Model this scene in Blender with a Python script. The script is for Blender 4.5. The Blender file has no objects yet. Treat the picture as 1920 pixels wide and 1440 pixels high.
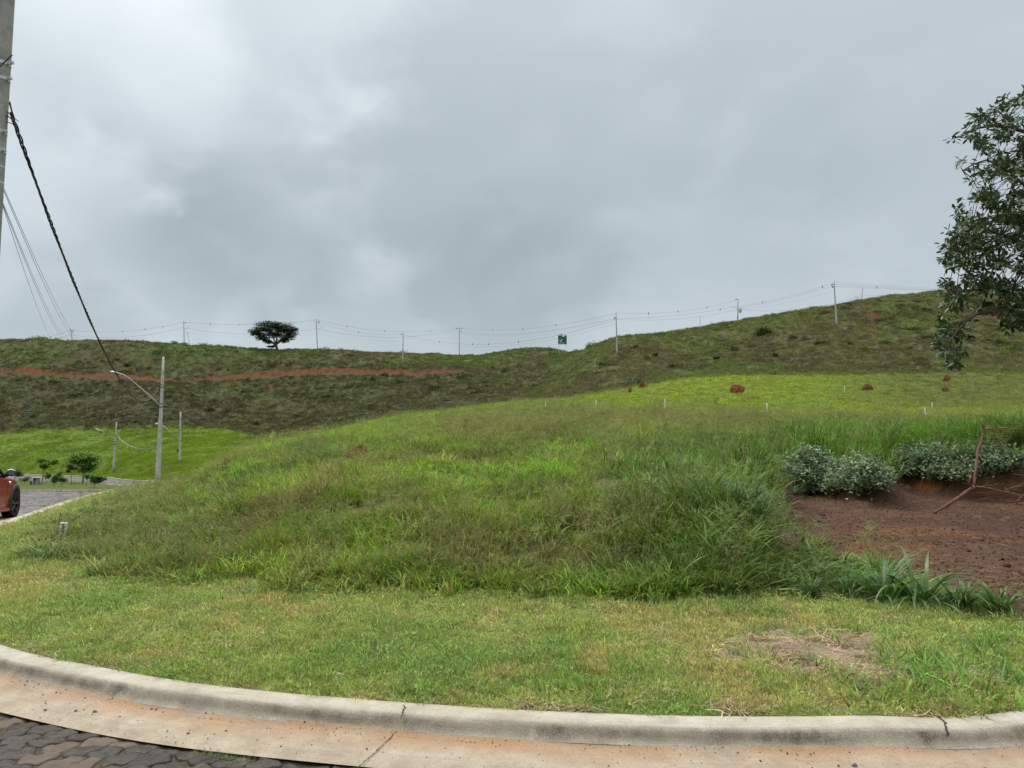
import bpy, math, random
import numpy as np
from mathutils import Vector, Matrix

# ------------------------------------------------------------------ camera, light, exposure
SC = bpy.context.scene
COL = SC.collection
F = 1332.0                      # focal length in photo pixels (1920 wide)
PITCH = math.radians(4.3)
H0 = 1.55
CP, SP = math.cos(PITCH), math.sin(PITCH)
cam_d = bpy.data.cameras.new("camera")
cam_d.sensor_width = 36.0
cam_d.lens = 36.0 * F / 1920.0
cam_d.clip_start = 0.05
cam_d.clip_end = 3000.0
cam = bpy.data.objects.new("camera", cam_d)
cam.location = (0, 0, H0)
cam.rotation_euler = (math.pi / 2 + PITCH, 0, 0)
COL.objects.link(cam)
SC.camera = cam
SC.view_settings.view_transform = 'Standard'
SC.view_settings.look = 'None'
SC.view_settings.exposure = 0.25
SC.view_settings.gamma = 1.0
SC.cycles.max_bounces = 5
SC.cycles.diffuse_bounces = 3
SC.cycles.glossy_bounces = 2
SC.cycles.transmission_bounces = 3
SC.cycles.transparent_max_bounces = 4
SC.cycles.sample_clamp_indirect = 4.0

def pixdir(px, py):
    x = (px - 960) / F; up = (720 - py) / F
    v = Vector((x, CP - up * SP, SP + up * CP)); v.normalize()
    return v

SUN_EL, SUN_ROT = math.radians(58), math.radians(-35)
sun_d = bpy.data.lights.new("sun", 'SUN')
sun_d.energy = 1.5
sun_d.angle = math.radians(18)
sun_d.color = (1.0, 0.93, 0.83)
sun = bpy.data.objects.new("sun", sun_d)
sdir = Vector((math.cos(SUN_EL) * math.sin(SUN_ROT), math.cos(SUN_EL) * math.cos(SUN_ROT), math.sin(SUN_EL)))
sun.rotation_euler = (-sdir).to_track_quat('-Z', 'Y').to_euler()
sun.location = (0, 0, 60)
COL.objects.link(sun)

world = bpy.data.worlds.new("World")
SC.world = world
world.use_nodes = True
def build_sky():
    nt = world.node_tree; nt.nodes.clear()
    N = nt.nodes.new; L = nt.links.new
    out = N('ShaderNodeOutputWorld'); bg = N('ShaderNodeBackground')
    bg.inputs['Strength'].default_value = 0.1
    L(bg.outputs[0], out.inputs[0])
    sky = N('ShaderNodeTexSky'); sky.sky_type = 'NISHITA'; sky.sun_disc = False
    sky.sun_elevation = SUN_EL; sky.sun_rotation = SUN_ROT
    tc = N('ShaderNodeTexCoord')
    sep = N('ShaderNodeSeparateXYZ'); L(tc.outputs['Generated'], sep.inputs[0])
    def math_(op, a, b=None, c=None, clamp=False):
        m = N('ShaderNodeMath'); m.operation = op; m.use_clamp = clamp
        for i, v in enumerate((a, b, c)):
            if v is None: continue
            if hasattr(v, 'node'): L(v, m.inputs[i])
            else: m.inputs[i].default_value = v
        return m.outputs[0]
    zz = math_('MAXIMUM', sep.outputs[2], 0.0)
    den = math_('ADD', zz, 0.45)
    cx = math_('DIVIDE', sep.outputs[0], den); cy = math_('DIVIDE', sep.outputs[1], den)
    comb = N('ShaderNodeCombineXYZ'); L(cx, comb.inputs[0]); L(cy, comb.inputs[1])
    def noise(scale, detail, rough, dist=0.0, off=0.0):
        n = N('ShaderNodeTexNoise'); n.inputs['Scale'].default_value = scale
        n.inputs['Detail'].default_value = detail; n.inputs['Roughness'].default_value = rough
        n.inputs['Distortion'].default_value = dist
        mp = N('ShaderNodeMapping'); mp.inputs['Location'].default_value = (off, off * 0.7, 0)
        L(comb.outputs[0], mp.inputs[0]); L(mp.outputs[0], n.inputs['Vector'])
        return n.outputs['Fac']
    n1 = noise(1.5, 5, 0.45, 0.1, 3.1)
    n2 = noise(4.0, 6, 0.5, 0.2, 8.3)
    # base luminance with elevation (in units of the finished radiance)
    ramp = N('ShaderNodeValToRGB'); L(zz, ramp.inputs[0])
    cr = ramp.color_ramp
    cr.elements[0].position = 0.0; cr.elements[0].color = (0.53,) * 3 + (1,)
    cr.elements[1].position = 1.0; cr.elements[1].color = (1.0,) * 3 + (1,)
    for p, v in ((0.13, 0.50), (0.22, 0.455), (0.34, 0.465), (0.45, 0.515), (0.55, 0.57), (0.7, 0.90), (0.85, 1.0)):
        e = cr.elements.new(p); e.color = (v, v, v, 1)
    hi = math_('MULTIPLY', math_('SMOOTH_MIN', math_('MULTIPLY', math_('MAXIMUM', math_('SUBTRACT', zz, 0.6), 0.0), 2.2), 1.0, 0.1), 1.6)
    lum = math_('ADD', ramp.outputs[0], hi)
    k = math_('MULTIPLY_ADD', math_('SUBTRACT', n1, 0.5), SKY_N1, 1.0)
    k2 = math_('MULTIPLY_ADD', math_('SUBTRACT', n2, 0.5), SKY_N2, 1.0)
    lum = math_('MULTIPLY', math_('MULTIPLY', lum, k), k2)
    # broad cloud masses that this sky has, each a soft spot in one direction
    for (px, py, rad, amt) in SKY_SPOTS:
        d = pixdir(px, py)
        vm = N('ShaderNodeVectorMath'); vm.operation = 'DOT_PRODUCT'
        L(tc.outputs['Generated'], vm.inputs[0]); vm.inputs[1].default_value = d
        # warp by the noise so that the edge is ragged
        dd = math_('MULTIPLY_ADD', math_('SUBTRACT', math_('ADD', n1, math_('MULTIPLY', n2, .5)), 0.75), 0.12 * rad / 12.0, vm.outputs['Value'])
        mr = N('ShaderNodeMapRange'); mr.interpolation_type = 'SMOOTHERSTEP'
        L(dd, mr.inputs['Value'])
        mr.inputs['From Min'].default_value = math.cos(math.radians(rad)); mr.inputs['From Max'].default_value = 1.0
        mr.inputs['To Min'].default_value = 1.0; mr.inputs['To Max'].default_value = 1.0 + amt
        lum = math_('MULTIPLY', lum, mr.outputs[0])
    tint = N('ShaderNodeMix'); tint.data_type = 'RGBA'
    fac = N('ShaderNodeMapRange'); L(lum, fac.inputs['Value'])
    fac.inputs['From Min'].default_value = 0.3; fac.inputs['From Max'].default_value = 0.8
    L(fac.outputs[0], tint.inputs[0])
    tint.inputs[6].default_value = (0.845, 0.99, 1.085, 1); tint.inputs[7].default_value = (0.92, 0.995, 1.045, 1)
    vm = N('ShaderNodeVectorMath'); vm.operation = 'SCALE'
    L(tint.outputs[2], vm.inputs[0]); L(math_('MULTIPLY', lum, 10.0), vm.inputs['Scale'])
    mix = N('ShaderNodeMix'); mix.data_type = 'RGBA'; mix.inputs[0].default_value = 0.96
    L(sky.outputs[0], mix.inputs[6]); L(vm.outputs[0], mix.inputs[7])
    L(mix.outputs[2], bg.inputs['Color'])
SKY_N1, SKY_N2 = 0.40, 0.17
SKY_SPOTS = [(520, 40, 17, 0.22), (80, 60, 16, 0.24), (740, 230, 11, 0.15), (980, 240, 8, 0.06), (40, 490, 13, 0.16), (290, 320, 11, -0.10), (400, 430, 9, -0.08),
             (830, 530, 13, -0.13), (1000, 400, 9, -0.06), (1500, 200, 14, -0.03), (1200, 60, 12, 0.08), (620, 640, 7, 0.08), (1300, 600, 12, 0.05), (1800, 300, 10, 0.04)]
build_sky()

# ------------------------------------------------------------------ helpers
RNG = np.random.default_rng(11)
random.seed(5)

def on_plane(px, py, z):
    x = (px - 960) / F; up = (720 - py) / F
    d = np.array((x, CP - up * SP, SP + up * CP))
    t = (z - H0) / d[2]
    return (d[0] * t, d[1] * t)
def at(px, py, Y):
    x = (px - 960) / F; up = (720 - py) / F
    t = Y / (CP - up * SP)
    return Vector((x * t, Y, H0 + t * (SP + up * CP)))
def u_of(px, py=780):
    return (px - 960) / F / (CP - (720 - py) / F * SP)
def proj(x, y, z):
    d = y * CP + (z - H0) * SP
    return 960 + F * x / d, 720 - F * ((z - H0) * CP - y * SP) / d

def smooth(a, lo, hi):
    t = np.clip((a - lo) / (hi - lo), 0, 1)
    return t * t * (3 - 2 * t)

def pchip(xk, yk, x):
    xk = np.asarray(xk, float); yk = np.asarray(yk, float)
    h = np.diff(xk); s = np.diff(yk) / h
    m = np.zeros_like(yk)
    same = s[:-1] * s[1:] > 0
    w1 = 2 * h[1:] + h[:-1]; w2 = h[1:] + 2 * h[:-1]
    with np.errstate(all='ignore'):
        mm = (w1 + w2) / (w1 / s[:-1] + w2 / s[1:])
    m[1:-1] = np.where(same, mm, 0)
    m[0] = s[0]; m[-1] = s[-1]
    i = np.clip(np.searchsorted(xk, x) - 1, 0, len(xk) - 2)
    t = np.clip((x - xk[i]) / h[i], 0, 1)
    return ((1 + 2 * t) * (1 - t) ** 2 * yk[i] + t * (1 - t) ** 2 * h[i] * m[i]
            + t * t * (3 - 2 * t) * yk[i + 1] + t * t * (t - 1) * h[i] * m[i + 1])

_perm = np.random.default_rng(3).permutation(512)
def perlin(x, y, seed=0):
    xi = np.floor(x).astype(int); yi = np.floor(y).astype(int)
    xf = x - xi; yf = y - yi
    def g(ix, iy, dx, dy):
        hsh = _perm[(_perm[(ix + seed * 37) & 511] + iy) & 511]
        a = hsh * (2 * math.pi / 512)
        return np.cos(a) * dx + np.sin(a) * dy
    u = xf * xf * xf * (xf * (xf * 6 - 15) + 10); v = yf * yf * yf * (yf * (yf * 6 - 15) + 10)
    a = g(xi, yi, xf, yf); b = g(xi + 1, yi, xf - 1, yf)
    c = g(xi, yi + 1, xf, yf - 1); d = g(xi + 1, yi + 1, xf - 1, yf - 1)
    return (a + u * (b - a)) * (1 - v) + (c + u * (d - c)) * v
def fbm(x, y, scale, octv=3, seed=0):
    s = 0; a = 1.0; f = 1.0 / scale
    for o in range(octv):
        s = s + a * perlin(x * f + 17.3 * o, y * f - 9.1 * o, seed + o); a *= 0.5; f *= 2.0
    return s * 1.3

def poly_inside(P, x, y):
    P = np.asarray(P); ins = np.zeros(x.shape, bool)
    n = len(P); j = n - 1
    for i in range(n):
        xi, yi = P[i]; xj, yj = P[j]
        if yi != yj:
            c = ((yi > y) != (yj > y)) & (x < (xj - xi) * (y - yi) / (yj - yi) + xi)
            ins ^= c
        j = i
    return ins
def poly_dist(P, x, y, closed=True):
    P = np.asarray(P); n = len(P); best = np.full(x.shape, 1e9)
    for i in range(n if closed else n - 1):
        ax, ay = P[i]; bx, by = P[(i + 1) % n]
        dx, dy = bx - ax, by - ay; l2 = dx * dx + dy * dy + 1e-12
        t = np.clip(((x - ax) * dx + (y - ay) * dy) / l2, 0, 1)
        best = np.minimum(best, (x - ax - t * dx) ** 2 + (y - ay - t * dy) ** 2)
    return np.sqrt(best)
def signed(P, x, y):            # > 0 inside
    d = poly_dist(P, x, y)
    return np.where(poly_inside(P, x, y), d, -d)

def catmull(pts, step):
    pts = [np.array(p, float) for p in pts]; out = []
    for i in range(len(pts) - 1):
        p0 = pts[max(i - 1, 0)]; p1 = pts[i]; p2 = pts[i + 1]; p3 = pts[min(i + 2, len(pts) - 1)]
        n = max(2, int(np.linalg.norm(p2 - p1) / (step(p1) if callable(step) else step)))
        for k in range(n):
            t = k / n
            out.append(0.5 * ((2 * p1) + (-p0 + p2) * t + (2 * p0 - 5 * p1 + 4 * p2 - p3) * t * t + (-p0 + 3 * p1 - 3 * p2 + p3) * t ** 3))
    out.append(pts[-1])
    return np.array(out)

class MB:
    def __init__(s): s.v = []; s.f = []; s.m = []; s.n = 0; s.attr = []
    def add(s, verts, faces, mi=0, a=None):
        o = s.n
        s.v.extend([tuple(p) for p in verts]); s.n += len(verts)
        s.f.extend([tuple(i + o for i in f) for f in faces]); s.m.extend([mi] * len(faces))
        s.attr.extend([a if a is not None else (1, 1, 1)] * len(verts))
        return s
    def box(s, c, d, mi=0, rot=None, taper=1.0, bev=0.0):
        x, y, z = d[0] / 2, d[1] / 2, d[2] / 2
        if bev > 0:
            b = min(bev, x * .9, y * .9, z * .9); P = []
            rings = [(-z, b), (-z + b, 0), (z - b, 0), (z, b)]
            for zz, ins in rings:
                X, Y = x - ins, y - ins; q = b * 0.6
                P += [(X - q, -Y, zz), (X, -Y + q, zz), (X, Y - q, zz), (X - q, Y, zz), (-X + q, Y, zz), (-X, Y - q, zz), (-X, -Y + q, zz), (-X + q, -Y, zz)]
            Fc = [tuple(range(7, -1, -1)), tuple(range(24, 32))]
            for r in range(3):
                for k in range(8): Fc.append((r * 8 + k, r * 8 + (k + 1) % 8, (r + 1) * 8 + (k + 1) % 8, (r + 1) * 8 + k))
        else:
            P = [(-x, -y, -z), (x, -y, -z), (x, y, -z), (-x, y, -z), (-x * taper, -y * taper, z), (x * taper, -y * taper, z), (x * taper, y * taper, z), (-x * taper, y * taper, z)]
            Fc = [(3, 2, 1, 0), (4, 5, 6, 7), (0, 1, 5, 4), (1, 2, 6, 5), (2, 3, 7, 6), (3, 0, 4, 7)]
        M = rot if rot is not None else Matrix.Identity(3)
        c = Vector(c)
        return s.add([M @ Vector(p) + c for p in P], Fc, mi)
    def tube(s, path, r, n=8, mi=0, cap=True, squash=None):
        path = [Vector(p) for p in path]; k = len(path)
        if not hasattr(r, '__len__'): r = [r] * k
        V = []; Fc = []
        up = None
        for i, p in enumerate(path):
            t = (path[min(i + 1, k - 1)] - path[max(i - 1, 0)])
            t = t.normalized() if t.length > 1e-9 else Vector((0, 0, 1))
            if up is None:
                up = t.orthogonal().normalized()
            up = (up - t * up.dot(t))
            up = up.normalized() if up.length > 1e-6 else t.orthogonal().normalized()
            sd = t.cross(up)
            for j in range(n):
                a = 2 * math.pi * j / n
                V.append(p + (up * math.cos(a) + sd * math.sin(a)) * r[i])
        for i in range(k - 1):
            for j in range(n):
                Fc.append((i * n + j, i * n + (j + 1) % n, (i + 1) * n + (j + 1) % n, (i + 1) * n + j))
        if cap and n > 2:
            Fc.append(tuple(range(n - 1, -1, -1))); Fc.append(tuple(range((k - 1) * n, k * n)))
        return s.add(V, Fc, mi)
    def blob(s, c, r, seed=0, rough=0.25, nu=14, nv=9, mi=0):
        g = np.random.default_rng(seed); V = []; Fc = []
        ph = g.random(12) * 6.28
        for i in range(nv + 1):
            th = math.pi * i / nv
            for j in range(nu):
                a = 2 * math.pi * j / nu
                k = 1 + rough * (math.sin(2 * a + ph[0]) * math.sin(th * 2 + ph[1]) + 0.6 * math.sin(3 * a + ph[2] + 2 * th) + 0.5 * math.sin(5 * a + ph[3] + 4 * th + ph[4])) + g.normal() * rough * 0.22
                V.append((c[0] + r[0] * k * math.sin(th) * math.cos(a), c[1] + r[1] * k * math.sin(th) * math.sin(a), c[2] + r[2] * k * math.cos(th)))
        for i in range(nv):
            for j in range(nu):
                Fc.append((i * nu + j, (i + 1) * nu + j, (i + 1) * nu + (j + 1) % nu, i * nu + (j + 1) % nu))
        return s.add(V, Fc, mi)
    def build(s, name, mats, parent=None, smooth_=False, link=True, loc=None):
        me = bpy.data.meshes.new(name)
        me.from_pydata(s.v, [], s.f)
        if not isinstance(mats, (list, tuple)): mats = [mats]
        for m in mats: me.materials.append(m)
        if len(mats) > 1: me.polygons.foreach_set('material_index', s.m)
        if smooth_: me.polygons.foreach_set('use_smooth', [True] * len(s.f))
        me.update()
        o = bpy.data.objects.new(name, me)
        if link: COL.objects.link(o)
        if parent is not None: o.parent = parent
        if loc is not None: o.location = loc
        return o

def np_mesh(name, V, quads=None, tris=None, mats=(), attrs=None, smooth_=False, link=True, parent=None):
    me = bpy.data.meshes.new(name)
    V = np.asarray(V, np.float32)
    me.vertices.add(len(V)); me.vertices.foreach_set('co', V.ravel())
    loops = []; starts = []; n = 0
    if quads is not None and len(quads):
        loops.append(np.asarray(quads, np.int32).ravel()); starts.append(np.arange(len(quads)) * 4); n = len(quads) * 4
    if tris is not None and len(tris):
        loops.append(np.asarray(tris, np.int32).ravel()); starts.append(n + np.arange(len(tris)) * 3)
    if loops:
        L = np.concatenate(loops); S = np.concatenate(starts).astype(np.int32)
        me.loops.add(len(L)); me.loops.foreach_set('vertex_index', L)
        me.polygons.add(len(S)); me.polygons.foreach_set('loop_start', S)
        if smooth_: me.polygons.foreach_set('use_smooth', np.ones(len(S), bool))
    for k, (typ, arr) in (attrs or {}).items():
        a = me.attributes.new(k, typ, 'POINT')
        arr = np.asarray(arr)
        if typ == 'FLOAT_VECTOR': a.data.foreach_set('vector', arr.astype(np.float32).ravel())
        elif typ == 'FLOAT_COLOR':
            a.data.foreach_set('color', np.concatenate([arr, np.ones((len(arr), 1))], 1).astype(np.float32).ravel())
        else: a.data.foreach_set('value', arr.ravel())
    for m in mats: me.materials.append(m)
    me.update(calc_edges=True); me.validate()
    o = bpy.data.objects.new(name, me)
    if link: COL.objects.link(o)
    if parent is not None: o.parent = parent
    return o

def tag(o, label=None, cat=None, group=None, kind=None):
    if label: o['label'] = label
    if cat: o['category'] = cat
    if group: o['group'] = group
    if kind: o['kind'] = kind
    return o
def empty(name, loc, label, cat, group=None, rot=(0, 0, 0)):
    o = bpy.data.objects.new(name, None); COL.objects.link(o)
    o.location = loc; o.rotation_euler = rot; o.empty_display_size = 0.2
    return tag(o, label, cat, group)

# ------------------------------------------------------------------ materials
def mat(name, color, rough=0.8, spec=0.3, metal=0.0, var=0.0, vscale=5.0, bump=0.0, bscale=30.0, transl=0.0, coat=0.0, col2=None, detail=4):
    m = bpy.data.materials.new(name); m.use_nodes = True
    nt = m.node_tree; b = nt.nodes['Principled BSDF']; N = nt.nodes.new; L = nt.links.new
    b.inputs['Base Color'].default_value = (*color, 1); b.inputs['Roughness'].default_value = rough
    b.inputs['Specular IOR Level'].default_value = spec; b.inputs['Metallic'].default_value = metal
    b.inputs['Coat Weight'].default_value = coat
    if coat: b.inputs['Coat Roughness'].default_value = 0.04
    tc = N('ShaderNodeTexCoord')
    if var > 0 or col2:
        n = N('ShaderNodeTexNoise'); n.inputs['Scale'].default_value = vscale; n.inputs['Detail'].default_value = detail; n.inputs['Roughness'].default_value = 0.65
        L(tc.outputs['Object'], n.inputs['Vector'])
        mx = N('ShaderNodeMix'); mx.data_type = 'RGBA'
        mr = N('ShaderNodeMapRange'); L(n.outputs['Fac'], mr.inputs['Value']); mr.inputs['From Min'].default_value = 0.35; mr.inputs['From Max'].default_value = 0.65
        L(mr.outputs[0], mx.inputs[0])
        c2 = col2 or tuple(c * (1 + var) for c in color)
        mx.inputs[6].default_value = (*[c * (1 - var) for c in color], 1); mx.inputs[7].default_value = (*c2, 1)
        L(mx.outputs[2], b.inputs['Base Color'])
    if bump > 0:
        n = N('ShaderNodeTexNoise'); n.inputs['Scale'].default_value = bscale; n.inputs['Detail'].default_value = 5
        L(tc.outputs['Object'], n.inputs['Vector'])
        bp = N('ShaderNodeBump'); bp.inputs['Strength'].default_value = bump; bp.inputs['Distance'].default_value = 0.02
        L(n.outputs['Fac'], bp.inputs['Height']); L(bp.outputs[0], b.inputs['Normal'])
    return m

def leaf_mat(name, color=None, attr=None, rough=0.5, transl=0.3, var=0.25, tip=None, spec=0.35, hue=.025, pale=None):
    """foliage: colour fixed or from the instancer attribute, random per leaf island, part of the light goes through"""
    m = bpy.data.materials.new(name); m.use_nodes = True
    nt = m.node_tree; nt.nodes.clear(); N = nt.nodes.new; L = nt.links.new
    out = N('ShaderNodeOutputMaterial'); b = N('ShaderNodeBsdfPrincipled'); tr = N('ShaderNodeBsdfTranslucent'); mx = N('ShaderNodeMixShader')
    b.inputs['Roughness'].default_value = rough; b.inputs['Specular IOR Level'].default_value = spec
    mx.inputs[0].default_value = transl
    L(b.outputs[0], mx.inputs[1]); L(tr.outputs[0], mx.inputs[2]); L(mx.outputs[0], out.inputs[0])
    if attr:
        a = N('ShaderNodeAttribute'); a.attribute_name = attr; a.attribute_type = 'INSTANCER'; csock = a.outputs['Vector']
    else:
        c = N('ShaderNodeRGB'); c.outputs[0].default_value = (*color, 1); csock = c.outputs[0]
    g = N('ShaderNodeNewGeometry')
    h = N('ShaderNodeHueSaturation')
    def mr(sock, a, b_):
        r = N('ShaderNodeMapRange'); L(sock, r.inputs['Value']); r.inputs['To Min'].default_value = a; r.inputs['To Max'].default_value = b_; return r.outputs[0]
    L(mr(g.outputs['Random Per Island'], 1 - var, 1 + var), h.inputs['Value'])
    w = N('ShaderNodeTexWhiteNoise'); w.noise_dimensions = '1D'; L(g.outputs['Random Per Island'], w.inputs['W'])
    L(mr(w.outputs['Value'], 0.5 - hue, 0.5 + hue * .8), h.inputs['Hue'])
    L(csock, h.inputs['Color'])
    fin = h.outputs[0]
    if pale:     # a share of the blades is pale on its upper side
        w3 = N('ShaderNodeTexWhiteNoise'); w3.noise_dimensions = '1D'; a3 = N('ShaderNodeMath'); a3.operation = 'ADD'; L(g.outputs['Random Per Island'], a3.inputs[0]); a3.inputs[1].default_value = 9.1; L(a3.outputs[0], w3.inputs['W'])
        g3 = N('ShaderNodeMath'); g3.operation = 'GREATER_THAN'; L(w3.outputs['Value'], g3.inputs[0]); g3.inputs[1].default_value = 1 - pale[1]
        f3 = N('ShaderNodeMath'); f3.operation = 'MULTIPLY'; L(g3.outputs[0], f3.inputs[0]); f3.inputs[1].default_value = .6
        m3 = N('ShaderNodeMix'); m3.data_type = 'RGBA'; L(f3.outputs[0], m3.inputs[0]); L(fin, m3.inputs[6]); m3.inputs[7].default_value = (*pale[0], 1); fin = m3.outputs[2]
    if tip:      # some leaves are dry
        w2 = N('ShaderNodeTexWhiteNoise'); w2.noise_dimensions = '1D'
        ad = N('ShaderNodeMath'); ad.operation = 'ADD'; L(g.outputs['Random Per Island'], ad.inputs[0]); ad.inputs[1].default_value = 4.7
        L(ad.outputs[0], w2.inputs['W'])
        gt = N('ShaderNodeMath'); gt.operation = 'GREATER_THAN'; L(w2.outputs['Value'], gt.inputs[0]); gt.inputs[1].default_value = 1 - tip[1]
        mi = N('ShaderNodeMix'); mi.data_type = 'RGBA'; L(gt.outputs[0], mi.inputs[0]); L(fin, mi.inputs[6]); mi.inputs[7].default_value = (*tip[0], 1)
        fin = mi.outputs[2]
    L(fin, b.inputs['Base Color']); L(fin, tr.inputs['Color'])
    return m
# ------------------------------------------------------------------ terrain
def roadz(Y):
    return pchip([-200, 0, 8, 14, 17, 40, 51, 70, 105, 125, 150, 400], [0, 0, 0, -.12, -.29, -1.27, -1.8, -2.8, -4.36, -4.9, -5.2, -7], np.clip(Y, -200, 400))
def road_hit(px, py, dz=0.13):
    z = 0.0
    for _ in range(40):
        x, y = on_plane(px, py, z + dz)
        z = 0.6 * z + 0.4 * float(roadz(np.array([y]))[0])
    return (x, y)
_front = [on_plane(px, py, .13) for px, py in ((1920, 1330), (1600, 1341), (1280, 1341), (960, 1329), (640, 1307), (400, 1284), (200, 1252), (0, 1208))]
_left = [road_hit(px, py) for px, py in ((0, 985), (60, 964), (130, 941), (180, 926), (240, 914))]
KCTRL = [(34, 20), (24, 14.5), (15, 9.6), (9, 6.6), (5.4, 4.85)] + _front + [(-5.1, 6.15), (-6.85, 8.1), (-8.15, 10.1)] + _left + [(-25.5, 52), (-27.5, 60), (-26, 66), (-20, 70)]
KERB = catmull(KCTRL, lambda p: 0.06 if p[1] < 9 and abs(p[0]) < 9 else 0.4)
def far_hit(px, py, Y): return (u_of(px, py) * Y, Y)
FAR = catmull([(-17, 77), (-26, 73.5), (-35.2, 70), far_hit(203, 895, 103), far_hit(120, 891.5, 115), far_hit(39, 889, 123), (-110, 131), (-170, 140)], 1.0)
ROAD = np.concatenate([KERB, FAR, [(-170, -60), (60, -60), (60, 24)]])
ISL = catmull([far_hit(236, 915, 38), (-22.0, 41), far_hit(200, 905, 47), far_hit(100, 901, 56), far_hit(0, 899, 60), (-75, 62), (-80, 50), (-60, 35), (-40, 31.5),
               far_hit(0, 919, 34), far_hit(120, 918, 34), far_hit(200, 917.5, 34.8), far_hit(236, 915, 38)], 0.5)

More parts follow.
